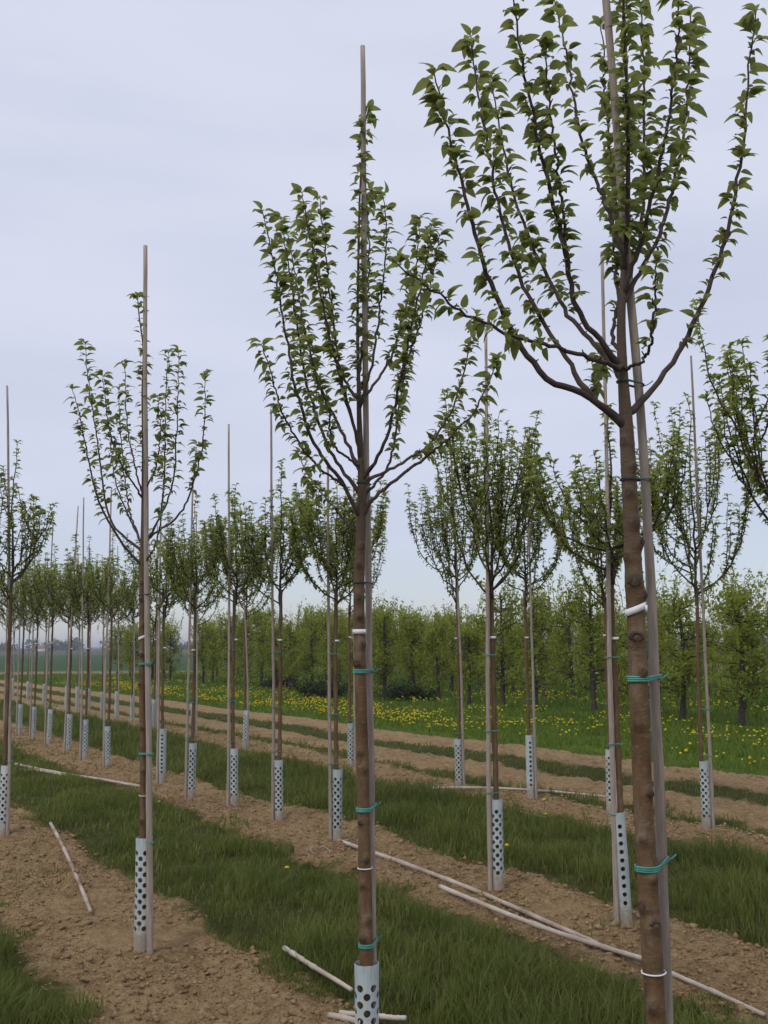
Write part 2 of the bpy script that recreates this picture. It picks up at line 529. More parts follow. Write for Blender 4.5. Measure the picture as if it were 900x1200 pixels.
xr = grow(4.2, 1500, .022, .08)
xs = np.array([-v for v in xr[::-1]] + list(np.arange(-4.178, 4.19, .022)) + xr)
ys = [-200, -120, -70, -40, -25, -15, -9, -5, -2.5, -1, 0, .8, 1.5, 2.1]
y = 2.5
while y < 2500:
    ys.append(y)
    y += max(.02, .0045 * y) if y < 60 else .03 * y
ys = np.array(ys)
XX, YY = np.meshgrid(xs, ys)
ZZ = ground_z(XX.ravel(), YY.ravel()).reshape(XX.shape)
V = np.stack([XX, YY, ZZ], -1).reshape(-1, 3)
ny, nx = XX.shape
i, j = np.meshgrid(np.arange(ny - 1), np.arange(nx - 1), indexing='ij')
q = np.stack([i * nx + j, i * nx + j + 1, (i + 1) * nx + j + 1, (i + 1) * nx + j], -1).reshape(-1, 4)
g = obj('ground', mesh_np('ground', V, [q], [M['ground']], None, True))
g['kind'] = 'structure'

# ------------------------------------------------------------------ leaves
def leaf_template(st, arch=.62, wide=.3):
    """a leaf of length 1 along +x on its stalk, folded along the midrib, tip bent down"""
    V, Q = [], []
    for s_ in st:
        if s_ <= .16:
            w = .018
        else:
            u = (s_ - .14) / .86
            w = wide * math.sin(math.pi * min(1, u) ** .82) ** .68 if u < 1 else .004
        z = .30 * s_ - arch * s_ ** 2.0
        x = s_ - .12 * s_ ** 3
        V += [(x, -w, z + .42 * w), (x, 0, z), (x, w, z + .42 * w)]
    for k in range(len(st) - 1):
        b = 3 * k
        Q += [(b, b + 3, b + 4, b + 1), (b + 1, b + 4, b + 5, b + 2)]
    return np.array(V), np.array(Q)

LEAF_HI = [leaf_template((0, .15, .3, .5, .72, .9, 1), a, w) for a, w in ((.75, .235), (.95, .27), (.5, .22), (.85, .2))]
LEAF_LO = leaf_template((0, .2, .55, 1), .75, .24)
LEAF_TINY = (np.array([(0, 0, 0), (.5, -.28, .1), (1, 0, -.15), (.5, .28, .1)]), np.array([(0, 1, 2, 3)]))

def frames(dirs, rnd, up=(0, 0, 1)):
    """rotation matrices whose x axis follows dirs and whose z axis is as upright as it can be, rolled a little"""
    X = dirs / (np.linalg.norm(dirs, axis=1)[:, None] + 1e-9)
    Z = np.asarray(up)[None] - X * (X @ np.asarray(up))[:, None] + rnd.normal(0, .3, X.shape)
    Z -= X * (X * Z).sum(1)[:, None]
    Z /= np.linalg.norm(Z, axis=1)[:, None] + 1e-9
    return np.stack([X, np.cross(Z, X), Z], -1)

def scatter(mb, tpl, P, R, S, mat):
    T, Q = tpl
    k = len(P)
    if not k:
        return
    V = P[:, None] + np.einsum('kij,vj->kvi', R, T) * S[:, None, None]
    Fc = (Q[None] + (np.arange(k) * len(T))[:, None, None]).reshape(-1, Q.shape[1])
    mb.add(V.reshape(-1, 3), Fc, mat=mat)

def leaves_on(path, rad, rnd, step, per, size, start=.15, tip=5, droop=.25):
    """leaf seats along a twig: little rosettes on short spurs, a tuft at the tip"""
    L = np.linalg.norm(np.diff(path, axis=0), axis=1)
    C = np.concatenate([[0], np.cumsum(L)])
    tot = C[-1]
    s = start * tot + np.cumsum(rnd.uniform(.2, 1.8, int(tot * (1 - start) / step) + 1)) * step
    s = s[s < tot * .995]
    P, D, S = [], [], []
    for si in s:
        b = np.array([np.interp(si, C, path[:, c]) for c in range(3)])
        k = np.interp(si, C, np.arange(len(path)))
        k0 = min(int(k), len(path) - 2)
        t = path[k0 + 1] - path[k0]; t = t / (np.linalg.norm(t) + 1e-9)
        az = rnd.uniform(0, 2 * np.pi)
        m_ = max(1, int(rnd.normal(per, .9)))
        fr = si / tot
        for q_ in range(m_):
            aa = az + rnd.normal(0, .9)
            a = np.cross(t, [0.3, .5, .8]); a /= np.linalg.norm(a)
            c = np.cross(t, a)
            out = math.cos(aa) * a + math.sin(aa) * c
            d = out + t * rnd.uniform(.1, .7) + np.array([0, 0, rnd.uniform(-.1, .35)])
            d /= np.linalg.norm(d)
            P.append(b + out * rad * .7); D.append(d)
            S.append(size * rnd.uniform(.45, 1.3) * (.85 + .35 * fr))
    t = path[-1] - path[-2]; t = t / (np.linalg.norm(t) + 1e-9)
    for q_ in range(tip):
        aa = rnd.uniform(0, 2 * np.pi)
        d = np.array([math.cos(aa), math.sin(aa), 0]) * rnd.uniform(.5, 1) + t * rnd.uniform(.2, .9)
        P.append(path[-1] - t * rnd.uniform(0, .02)); D.append(d / np.linalg.norm(d)); S.append(size * rnd.uniform(.9, 1.5))
    return np.array(P), np.array(D), np.array(S)

# ------------------------------------------------------------------ trunk guards, stakes, ties
def guard_mesh(name, r=.0415, h=.57, holes=None, seed=0, pitch=.0545):
    cols, hr = 10, .0127
    wcol = 2 * math.pi / cols
    mb_v, mb_q = [], []
    lo, hi = .085, h - .022
    nrow = int((hi - lo) / pitch)
    def pt(u, z):
        bulge = 1 + .03 * math.sin(2 * u + seed) + .015 * math.sin(z * 14 + seed)
        return (r * bulge * math.cos(u), r * bulge * math.sin(u), z)
    def quad(u0, u1, z0, z1):
        um = (u0 + u1) / 2
        for a, b in ((u0, um), (um, u1)):
            k = len(mb_v)
            mb_v.extend([pt(a, z0), pt(b, z0), pt(b, z1), pt(a, z1)])
            mb_q.append((k, k + 1, k + 2, k + 3))
    for c in range(cols):
        uc = c * wcol
        off = pitch / 2 if c % 2 else 0
        z0 = lo + off
        u0, u1 = uc - wcol / 2, uc + wcol / 2
        zz = [-.04, .02, z0] if not off else [-.04, .02, lo, z0]
        for a, b in zip(zz[:-1], zz[1:]):
            quad(u0, u1, a, b)
        for k_ in range(nrow - (1 if off else 0)):
            zc = z0 + (k_ + .5) * pitch
            if holes is not None and c not in holes:
                quad(u0, u1, zc - pitch / 2, zc + pitch / 2)
                continue
            hw, hh = wcol / 2, pitch / 2
            outer = [(hw, 0), (hw, hh / 2), (hw, hh), (0, hh), (-hw, hh), (-hw, hh / 2), (-hw, 0), (-hw, -hh / 2), (-hw, -hh), (0, -hh), (hw, -hh), (hw, -hh / 2)]
            k = len(mb_v)
            for q_ in range(12):
                mb_v.append(pt(uc + outer[q_][0], zc + outer[q_][1]))
            for q_ in range(12):
                an = q_ * math.pi / 6
                mb_v.append(pt(uc + hr / r * math.cos(an), zc + hr * math.sin(an)))
            for q_ in range(12):
                n2 = (q_ + 1) % 12
                mb_q.append((k + q_, k + n2, k + 12 + n2, k + 12 + q_))
        ztop = z0 + (nrow - (1 if off else 0)) * pitch
        quad(u0, u1, ztop, h)
    bm = bmesh.new()
    vs = [bm.verts.new(v) for v in mb_v]
    for q_ in mb_q:
        bm.faces.new([vs[k] for k in q_])
    bmesh.ops.remove_doubles(bm, verts=bm.verts, dist=.0002)
    bmesh.ops.recalc_face_normals(bm, faces=bm.faces)
    bmesh.ops.solidify(bm, geom=bm.faces[:], thickness=.0016)
    me = bpy.data.meshes.new(name)
    bm.to_mesh(me); bm.free()
    me.materials.append(M['guard'])
    return me

GUARDS = [guard_mesh('guard_sheet', seed=1), guard_mesh('guard_sheet', seed=2.2), guard_mesh('guard_sheet', h=.62, holes=(5, 0), seed=3, pitch=.046)]

def add_guard(p, label, kind=0, rot=0.0, lean=(0, 0), scale=1.0, group=None):
    o = obj('trunk_guard', GUARDS[kind], loc=(p[0], p[1], gz(p)))
    o.rotation_euler = (lean[0], lean[1], rot)
    o.scale = (scale, scale, scale)
    return tag(o, label, 'tree guard', group)

def add_stake(P, r0, r1, label, group=None, k=10, seed=0):
    P = np.asarray(P, float)
    Q = smooth_path(P, 26) if len(P) > 2 else P[0] + (P[1] - P[0]) * np.linspace(0, 1, 14)[:, None]
    rnd = np.random.default_rng(seed + 900)
    Q = Q + np.stack([np.cumsum(rnd.normal(0, .0012, len(Q))), np.cumsum(rnd.normal(0, .0012, len(Q))), np.zeros(len(Q))], 1) * 1.0
    R = np.linspace(r0, r1, len(Q)) * (1 + rnd.normal(0, .03, len(Q)))
    mb = MB(); mb.tube(Q, R, k)
    base = P[0].copy()
    return tag(obj('support_stake', mb.mesh('stake_pole', [M['stake']], True, base), loc=base), label, 'stake', group)

def loop_mesh(c0, r0, c1, r1, z, thick, tilt=0.0, turns=1, tail=True, rnd=None, k=6):
    """cord laid round two upright posts (stadium loop)"""
    c0, c1 = np.asarray(c0, float), np.asarray(c1, float)
    ax = c1 - c0; L = np.linalg.norm(ax); ax = ax / (L + 1e-9)
    pr = np.array([-ax[1], ax[0]])
    pts = []
    for tn in range(turns):
        dz = tn * thick * 1.9
        for t in np.linspace(-np.pi / 2, np.pi / 2, 8):
            pts.append([*(c1 + (ax * math.cos(t) + pr * math.sin(t)) * (r1 + thick)), z + dz + tilt * L])
        for t in np.linspace(np.pi / 2, 1.5 * np.pi, 10):
            pts.append([*(c0 + (ax * math.cos(t) + pr * math.sin(t)) * (r0 + thick)), z + dz])
    pts.append(pts[0][:2] + [pts[-1][2]])
    pts = np.array(pts)
    mb = MB(); mb.tube(pts, thick, k)
    if tail:
        e = pts[2]
        d = np.array([ax[0] * .6 + .5, ax[1] * .6 - .3, .35])
        mb.tube(np.array([e, e + d * .01, e + d * .024 + [0, 0, .005]]), thick * .8, 5)
    return mb

def band_mesh(c, r, z, h, tilt=0.0, flap=0.0):
    th = np.linspace(0, 2 * np.pi, 17)
    V, Q = [], []
    for t in th:
        for rr, zz in ((r, -h / 2), (r, h / 2), (r + .0012, h / 2), (r + .0012, -h / 2)):
            V.append((c[0] + rr * math.cos(t), c[1] + rr * math.sin(t), z + zz + tilt * math.cos(t) * r))
    for k in range(16):
        for e in range(4):
            Q.append((4 * k + e, 4 * k + (e + 1) % 4, 4 * k + 4 + (e + 1) % 4, 4 * k + 4 + e))
    mb = MB(); mb.add(np.array(V), np.array(Q))
    if flap:
        a = np.array([c[0] + r * .75, c[1] - r * .75, z])
        d = np.array([.8, -.35, .1])
        n_ = np.array([0, 0, 1.0])
        Vf = np.array([a - n_ * h / 2, a + d * flap - n_ * h * .42, a + d * flap + n_ * h * .5, a + n_ * h / 2])
        Vb = Vf + np.array([.001, .0015, 0])
        mb.add(np.vstack([Vf, Vb]), np.array([(0, 1, 2, 3), (7, 6, 5, 4), (0, 4, 5, 1), (1, 5, 6, 2), (2, 6, 7, 3), (3, 7, 4, 0)]))
    return mb

def trunk_part(tree, path, radii, base, knots, k=20, seed=0):
    """trunk with old pruning knots; knots: list of (height, angle, size)"""
    P, R = np.asarray(path), np.asarray(radii)
    rnd = np.random.default_rng(seed)
    n_ = len(P)
    th = np.linspace(0, 2 * np.pi, k, endpoint=False)
    wob = np.ones((n_, k)); kn = np.zeros((n_, k))
    zz = P[:, 2]
    for h_, an, sz in knots:
        dth = np.angle(np.exp(1j * (th - an + np.pi)))
        gss = np.exp(-((zz[:, None] - h_) / (sz * .55)) ** 2 - (dth[None] * np.maximum(R, .004)[:, None] / (sz * .5)) ** 2)
        wob += gss * .5
        gk = np.exp(-((zz[:, None] - h_ - .1 * sz) / (sz * .42)) ** 2 - (dth[None] * R[:, None] / (sz * .42)) ** 2)
        kn = np.maximum(kn, np.clip((gk - .38) / .25, 0, 1) * (1 - .55 * np.clip((gk - .78) / .15, 0, 1)))
        ring = np.exp(-((zz[:, None] - h_ + sz * .3) / (sz * .25)) ** 2) * .05
        wob += ring
    lowf = np.interp(np.arange(n_), np.arange(0, n_ + 12, 12), rnd.normal(0, .028, n_ // 12 + 2)[:len(np.arange(0, n_ + 12, 12))])
    wob += lowf[:, None] + rnd.normal(0, .006, (n_, k))
    V, q_, t_ = tube(P, R, k, True, lambda th_: wob)
    me = mesh_np('trunk', V - base, [t_, q_], [M['bark']], None, True)
    a = me.attributes.new('knot', 'FLOAT', 'POINT')
    a.data.foreach_set('value', np.concatenate([kn.ravel(), [0, 0]]).astype(np.float32))
    return obj('trunk', me, tree)

# ------------------------------------------------------------------ the three near trees, traced branch by branch
def knot_mesh(seed):
    rn = np.random.default_rng(seed)
    prof = [(0, .10), (.38, .16), (.62, .42), (.85, .50), (1.05, .30), (1.3, -.25)]
    k = 12
    V = [(0, 0, .08)]
    for q_, (rr, zz) in enumerate(prof[1:]):
        for t in np.linspace(0, 2 * np.pi, k, endpoint=False):
            w = rr * (1 + rn.normal(0, .09))
            V.append((w * math.cos(t), w * math.sin(t) * .85, zz + rn.normal(0, .05)))
    Ft = [(0, 1 + q_, 1 + (q_ + 1) % k) for q_ in range(k)]
    Fq = [(1 + e * k + q_, 1 + (e + 1) * k + q_, 1 + (e + 1) * k + (q_ + 1) % k, 1 + e * k + (q_ + 1) % k) for e in range(len(prof) - 2) for q_ in range(k)]
    return mesh_np('knot', np.array(V), [np.array(Ft), np.array(Fq)], [M['knot']], None, True)

def near_tree(spec):
    rnd = np.random.default_rng(spec['seed'])
    Y = spec['Y']
    px = spec['trunk']                                   # (x, y, radius in metres) from below upwards
    pts = np.array([at(x, y, Y) for x, y, r in px])
    base = np.array([*(pts[0][:2] + (pts[0] - pts[1])[:2] / (pts[0] - pts[1])[2] * (0 - pts[0][2])), 0.0])
    base[2] = gz(base)
    pts = np.vstack([base - [0, 0, .05], pts])
    rads = np.array([px[0][2] * 1.08] + [p[2] for p in px])
    path = smooth_path(pts, 460)
    R = np.interp(path[:, 2], pts[:, 2], rads) * .86
    t = thing('young_fruit_tree', spec['label'], 'tree', tuple(base), 'young trees in the nursery rows')
    kn = [(at(450, y, Y)[2], a, s) for y, a, s in spec['knots']]
    trunk = trunk_part(t, path, R, base, kn, seed=spec['seed'])
    for q_, (hz_, an, sz) in enumerate(kn):
        i_ = int(np.argmin(np.abs(path[:, 2] - hz_)))
        th_ = an - np.pi
        o_ = np.array([-math.cos(th_), -math.sin(th_), 0])
        side_ = np.cross([0, 0, 1.0], o_)
        ks = sz * rnd.uniform(.26, .4)
        mm = Matrix.Identity(4)
        cpt = path[i_] + o_ * R[i_] * 1.2 - base
        for a in range(3):
            mm[a][0], mm[a][1], mm[a][2], mm[a][3] = side_[a] * ks, (0, 0, 1)[a] * ks, o_[a] * ks, cpt[a]
        ko = obj('knot', KNOTS[q_ % 3], trunk)
        ko.matrix_local = mm
    lead_z = at(450, spec['leader_from'], Y)[2]
    owners, LP, LD, LS = [], [], [], []
    lead = path[path[:, 2] > lead_z]
    sets = [(trunk, lead, .006, spec.get('lead_step', .04), .02)]
    built = [path]
    def to_px(Q):
        v = Q - EYE
        z_ = v @ FWD
        return np.stack([450 + F * (v @ RGT) / z_, 600 - F * (v @ UPV) / z_], 1)
    for b in spec['branches']:
        bp, dep, r0 = list(b[0]), b[1], b[2]
        cand = np.vstack(built)
        near_ = cand[np.argmin(((to_px(cand) - np.array(bp[0]) - [0, 4]) ** 2).sum(1))]
        Y0 = near_[1]
        bp[0] = tuple(to_px(near_[None])[0])
        k = len(bp)
        pp = []
        for q_, (x, y) in enumerate(bp):
            f = q_ / (k - 1)
            pp.append(at(x, y, Y0 + dep * (1 - (1 - f) ** 1.6)))
        bpath = smooth_path(np.array(pp), 44)
        bpath[1:-1] += rnd.normal(0, .0022, bpath[1:-1].shape)
        rr = r0 * .66 * (1 - np.linspace(0, 1, 44)) ** .9 + .0015
        rr[:4] *= np.array([1.35, 1.3, 1.2, 1.1])
        built.append(bpath[3:])
        mb = MB(); mb.tube(bpath, rr, 9)
        # spurs
        for s_ in rnd.uniform(.2, .95, 16):
            i_ = int(s_ * 42); d = rnd.normal(0, 1, 3); d[2] = abs(d[2]) * .5; d /= np.linalg.norm(d)
            mb.tube(np.array([bpath[i_], bpath[i_] + d * rnd.uniform(.008, .018)]), np.array([.0022, .0014]), 5)
        o = obj('branch', mb.mesh('branch', [M['twig']], True, base), t)
        sets.append((o, bpath, r0 * .4 + .001, b[3] if len(b) > 3 else spec['step'], b[4] if len(b) > 4 else .12))
    for o, bpath, rad, stp, start in sets:
        P, D, S = leaves_on(bpath, rad, rnd, stp * spec['mul'], spec['per'], spec['size'], start)
        owners += [o] * len(P); LP.append(P); LD.append(D); LS.append(S)
    LP, LD, LS = np.vstack(LP), np.vstack(LD), np.concatenate(LS)
    RR = frames(LD, rnd)
    # the leaves that show largest are objects of their own, the rest one part
    show = LS / (LP[:, 1] * (1 + .0 * LS))
    vis = np.array([abs((p - EYE) @ RGT / ((p - EYE) @ FWD)) < .385 and (p - EYE) @ UPV / ((p - EYE) @ FWD) < .5 for p in LP])
    order = np.argsort(-(show * (vis + .01)))
    single = order[:spec['single']]
    meshes = spec['meshes']
    for k in single:
        o = bpy.data.objects.new('leaf', meshes[rnd.integers(0, len(meshes))])
        COL.objects.link(o)
        o.parent = owners[k]
        mm = Matrix.Identity(4)
        for a in range(3):
            for c in range(3):
                mm[a][c] = RR[k][a][c] * LS[k]
            mm[a][3] = LP[k][a] - base[a]
        o.matrix_local = mm
    rest = order[spec['single']:]
    if len(rest):
        mb = MB()
        which = rnd.integers(0, 4, len(rest))
        for w_ in range(4):
            idx = rest[which == w_]
            scatter(mb, LEAF_HI[w_], LP[idx], RR[idx], LS[idx], 0)
        fo = obj('foliage', mb.mesh('foliage', [M['leaf']], True, base), t)
        fo['kind'] = 'stuff'
    # stake
    spx = spec['stake']
    Ys = Y + spec.get('sdy', .055)
    kk = np.clip(np.linspace(-.9, 1.2, len(spx)), 0, 1)
    sp = np.array([at(x, y, Ys + (spec.get('sdy_top', spec.get('sdy', .055)) - spec.get('sdy', .055)) * f) for (x, y), f in zip(spx, kk)])
    foot = sp[0] + (sp[0] - sp[1]) / (sp[0] - sp[1])[2] * (-.12 - sp[0][2])
    sp = np.vstack([foot, sp])
    add_stake(sp, spec.get('sr', .0145), spec.get('sr', .0145) * .62, spec['stake_label'], 'stakes along the nursery rows', 12, spec['seed'])
    sps = smooth_path(sp, 60)
    def axis_at(Pth, z):
        return np.array([np.interp(z, Pth[:, 2], Pth[:, 0]), np.interp(z, Pth[:, 2], Pth[:, 1])])
    for y, kind, tilt in spec['ties']:
        z = at(450, y, Y)[2]
        c0, c1 = axis_at(path, z), axis_at(sps, z)
        r0 = np.interp(z, path[:, 2], R) * 1.04
        if kind == 'green':
            mb = loop_mesh(c0, r0, c1, .0135, z, .0024, tilt, 3); mt = M['tie']
        elif kind == 'dark':
            mb = loop_mesh(c0, r0, c1, .0125, z, .0016, tilt, 2); mt = M['tie_dark']
        elif kind == 'string':
            mb = loop_mesh(c0, r0, c0 + (c1 - c0) * .1, r0, z, .0019, 0, 1, False); mt = M['white']
        else:
            mb = band_mesh(c0, r0 * 1.09, z, .016, tilt, spec.get('flap', .006)); mt = M['white']
        obj({'green': 'tie', 'dark': 'tie', 'string': 'string', 'tape': 'label_tape'}[kind], mb.mesh('tie', [mt], True, base), t)
    # guard
    gb = axis_at(path, .3)
    if spec['guard_label']:
        add_guard((gb[0], gb[1]), spec['guard_label'], 0, spec.get('grot', .3), scale=spec.get('gscale', 1.0), group='guards round the trunks')
    return t

KNOTS = [knot_mesh(k) for k in range(3)]
LEAF_MESH = [mesh_np('leaf_blade', v, [q_], [M['leaf']], None, True) for v, q_ in LEAF_HI]

def Z(o, k):                                             # points read off an enlarged crop: origin and scale
    ox, oy, s = o
    return [(ox + x / s, oy + y_ / s) for x, y_ in k]

zr = (460, 0, 2.0455)
right = dict(seed=11, Y=2.42, single=300, meshes=LEAF_MESH, mul=.46, size=.038, sdy_top=-.02, step=.030, per=3.3, leader_from=300, lead_step=.035,
    label='nearest young fruit tree, wide leafy crown on knotty trunk with two bright green ties', 
    trunk=[(769, 1200, .0265), (763, 1100, .0262), (757, 1000, .0258), (752, 900, .0255), (748, 800, .025), (745, 720, .0245), (741, 640, .023), (737, 560, .021), (734, 500, .0195),
           (730, 440, .015), (728, 380, .0125), (731, 320, .0095), (735, 260, .0075), (736, 180, .006), (734, 80, .0045), (729, -40, .004), (728, -150, .0025)],
    knots=[(1180, 4.3, .03), (1085, 4.9, .03), (1062, 3.9, .028), (1030, 5.1, .02), (985, 4.2, .018), (930, 5.2, .02), (850, 4.4, .02), (790, 5.0, .025), (750, 4.5, .034), (700, 5.6, .022), (684, 4.5, .04), (655, 3.8, .022), (640, 5.6, .025), (615, 5.0, .025), (580, 4.4, .022), (550, 5.2, .018), (520, 4.0, .018)],
    leader=0, branches=[
        (Z(zr, [(552, 1020), (505, 975), (460, 945), (370, 905), (290, 800), (225, 650), (165, 440), (125, 280), (100, 175)]), -.12, .0115, .03, .33),
        (Z(zr, [(465, 948), (410, 850), (330, 720), (280, 590), (240, 420), (205, 230), (188, 90)]), .10, .007, .026, .2),
        (Z(zr, [(545, 900), (490, 830), (410, 740), (345, 610), (295, 480), (262, 340), (235, 190)]), .30, .008, .03, .25),
        (Z(zr, [(540, 880), (500, 820), (445, 740), (412, 600), (372, 430), (330, 250), (300, 70), (285, -40)]), -.15, .009, .028, .2),
        (Z(zr, [(420, 640), (408, 500), (386, 330), (362, 110)]), -.05, .0045, .03, .1),
        (Z(zr, [(550, 600), (492, 450), (445, 300), (418, 130), (390, 5)]), .2, .006, .05, .1),
        (Z(zr, [(555, 640), (530, 450), (512, 250), (500, 60)]), .28, .0055, .03, .15),
        (Z(zr, [(556, 640), (565, 430), (560, 200), (550, -40)]), -.2, .007, .026, .12),
        (Z(zr, [(565, 700), (600, 570), (645, 370), (678, 170), (692, -30)]), -.1, .007, .026, .15),
        (Z(zr, [(565, 720), (640, 560), (690, 370), (708, 200), (715, 30)]), .18, .007, .028, .15),
        (Z(zr, [(556, 985), (590, 965), (650, 900), (720, 780), (790, 600), (830, 420), (850, 220), (872, 20)]), .1, .009, .036, .2),
        (Z(zr, [(570, 880), (612, 850), (628, 740), (632, 620)]), -.16, .0045, .035, .2),
        (Z(zr, [(560, 700), (595, 560), (602, 350), (600, 120), (590, -30)]), .32, .006, .026, .15),
        (Z(zr, [(535, 880), (505, 868), (400, 835), (300, 810), (170, 750), (90, 690), (5, 625)]), -.35, .007, .032, .4),
        (Z(zr, [(545, 860), (525, 800), (548, 700), (552, 600), (570, 480)]), .12, .006, .04, .3),
        (Z(zr, [(548, 760), (528, 560), (540, 400), (575, 250)]), .34, .005, .035, .2),
        (Z(zr, [(470, 945), (490, 900), (500, 850)]), .25, .003, .04, .2),
    ],
    stake=[(782, 1200), (778, 1080), (772, 940), (768, 850), (763, 690), (754, 530), (747, 440), (738, 340), (729, 230), (720, 110), (712, 0), (704, -110)],
    ties=[(800, 'green', .02), (1022, 'green', .12), (565, 'dark', .1), (450, 'dark', 0), (1142, 'string', 0), (716, 'tape', .4)],
    stake_label='tall stake tied to the nearest tree, rising past the top of its wide crown', guard_label=None, gscale=.95)
near_tree(right)

zm = (280, 40, 2.0)
mid = dict(seed=23, Y=3.63, single=300, meshes=LEAF_MESH, mul=.49, size=.041, sdy_top=-.03, step=.027, per=3.4, leader_from=480, lead_step=.026,
    label='young fruit tree with vase-shaped crown and white label tape, perforated guard at its foot', 
    trunk=[(430, 1200, .0265), (429, 1100, .0255), (427, 1000, .025), (425, 900, .0245), (423, 820, .024), (421, 740, .0232), (421, 680, .022), (423, 620, .0205), (424, 580, .0185),
           (423, 540, .014), (421, 490, .0105), (420, 440, .008), (419, 380, .006), (420, 300, .005), (422, 220, .004), (426, 160, .003), (431, 130, .002)],
    knots=[(1160, 4.6, .03), (1098, 4.3, .03), (1076, 5.1, .022), (1035, 4.4, .02), (1005, 5.0, .02), (962, 4.2, .018), (900, 5.0, .024), (880, 4.4, .02), (776, 4.2, .034), (755, 5.3, .028), (722, 4.9, .028), (700, 4.6, .026), (662, 4.6, .022), (640, 5.1, .02)],
    branches=[
        (Z(zm, [(286, 1125), (240, 1050), (175, 955), (132, 820), (100, 640), (78, 520), (55, 415)]), -.2, .009, .024, .3),
        (Z(zm, [(240, 1050), (180, 1010), (130, 940), (95, 870), (75, 790), (52, 725)]), -.3, .005, .03, .15),
        (Z(zm, [(288, 1075), (215, 980), (165, 840), (140, 700), (120, 560), (98, 430)]), .12, .008, .025, .25),
        (Z(zm, [(290, 1020), (240, 930), (190, 820), (155, 700), (138, 600), (115, 470)]), .3, .008, .026, .25),
        (Z(zm, [(290, 990), (265, 900), (222, 740), (190, 600), (168, 480), (148, 370)]), -.18, .007, .025, .2),
        (Z(zm, [(286, 850), (240, 790), (217, 640), (202, 500), (188, 378)]), .08, .006, .026, .2),
        (Z(zm, [(288, 960), (240, 820), (200, 660), (172, 500), (150, 400)]), .25, .006, .028, .25),
        (Z(zm, [(286, 870), (312, 770), (335, 600), (346, 480), (338, 375)]), -.1, .006, .03, .2),
        (Z(zm, [(288, 860), (350, 770), (385, 660), (415, 540), (425, 430)]), .2, .006, .026, .25),
        (Z(zm, [(296, 1040), (345, 950), (380, 800), (412, 650), (438, 540), (452, 445)]), -.22, .008, .024, .25),
        (Z(zm, [(380, 800), (420, 690), (455, 560), (470, 470)]), -.1, .0045, .026, .1),
        (Z(zm, [(298, 1045), (390, 1000), (450, 955), (500, 880), (530, 780), (552, 670)]), .25, .007, .028, .3),
        (Z(zm, [(290, 1122), (330, 1075), (420, 1005), (505, 935), (560, 870), (612, 755)]), -.05, .0085, .026, .35),
        (Z(zm, [(296, 1080), (350, 1010), (372, 900), (392, 760), (400, 650)]), .34, .006, .03, .25),
        (Z(zm, [(290, 800), (300, 640), (305, 500), (300, 380), (330, 375)]), .15, .005, .03, .1),
        (Z(zm, [(286, 1010), (220, 960), (210, 880), (180, 800), (170, 720)]), -.3, .005, .028, .3),
        (Z(zm, [(292, 1120), (270, 1160), (215, 1100), (160, 1030), (140, 985)]), .28, .004, .03, .35),
    ],
    stake=[(440, 1200), (437, 1090), (436, 960), (433, 800), (431, 640), (429, 500), (428, 380), (427, 220), (426, 110), (425, 52)],
    ties=[(788, 'green', 0), (950, 'green', .12), (1109, 'green', .08), (1017, 'string', 0), (683, 'dark', 0), (566, 'dark', 0), (740, 'tape', 0)],
    stake_label='tall stake tied to the vase-shaped tree with white label tape, bare tip above the crown', guard_label='white perforated guard with large round holes, peeled poles lying at its foot', grot=.35, gscale=.95)
near_tree(mid)

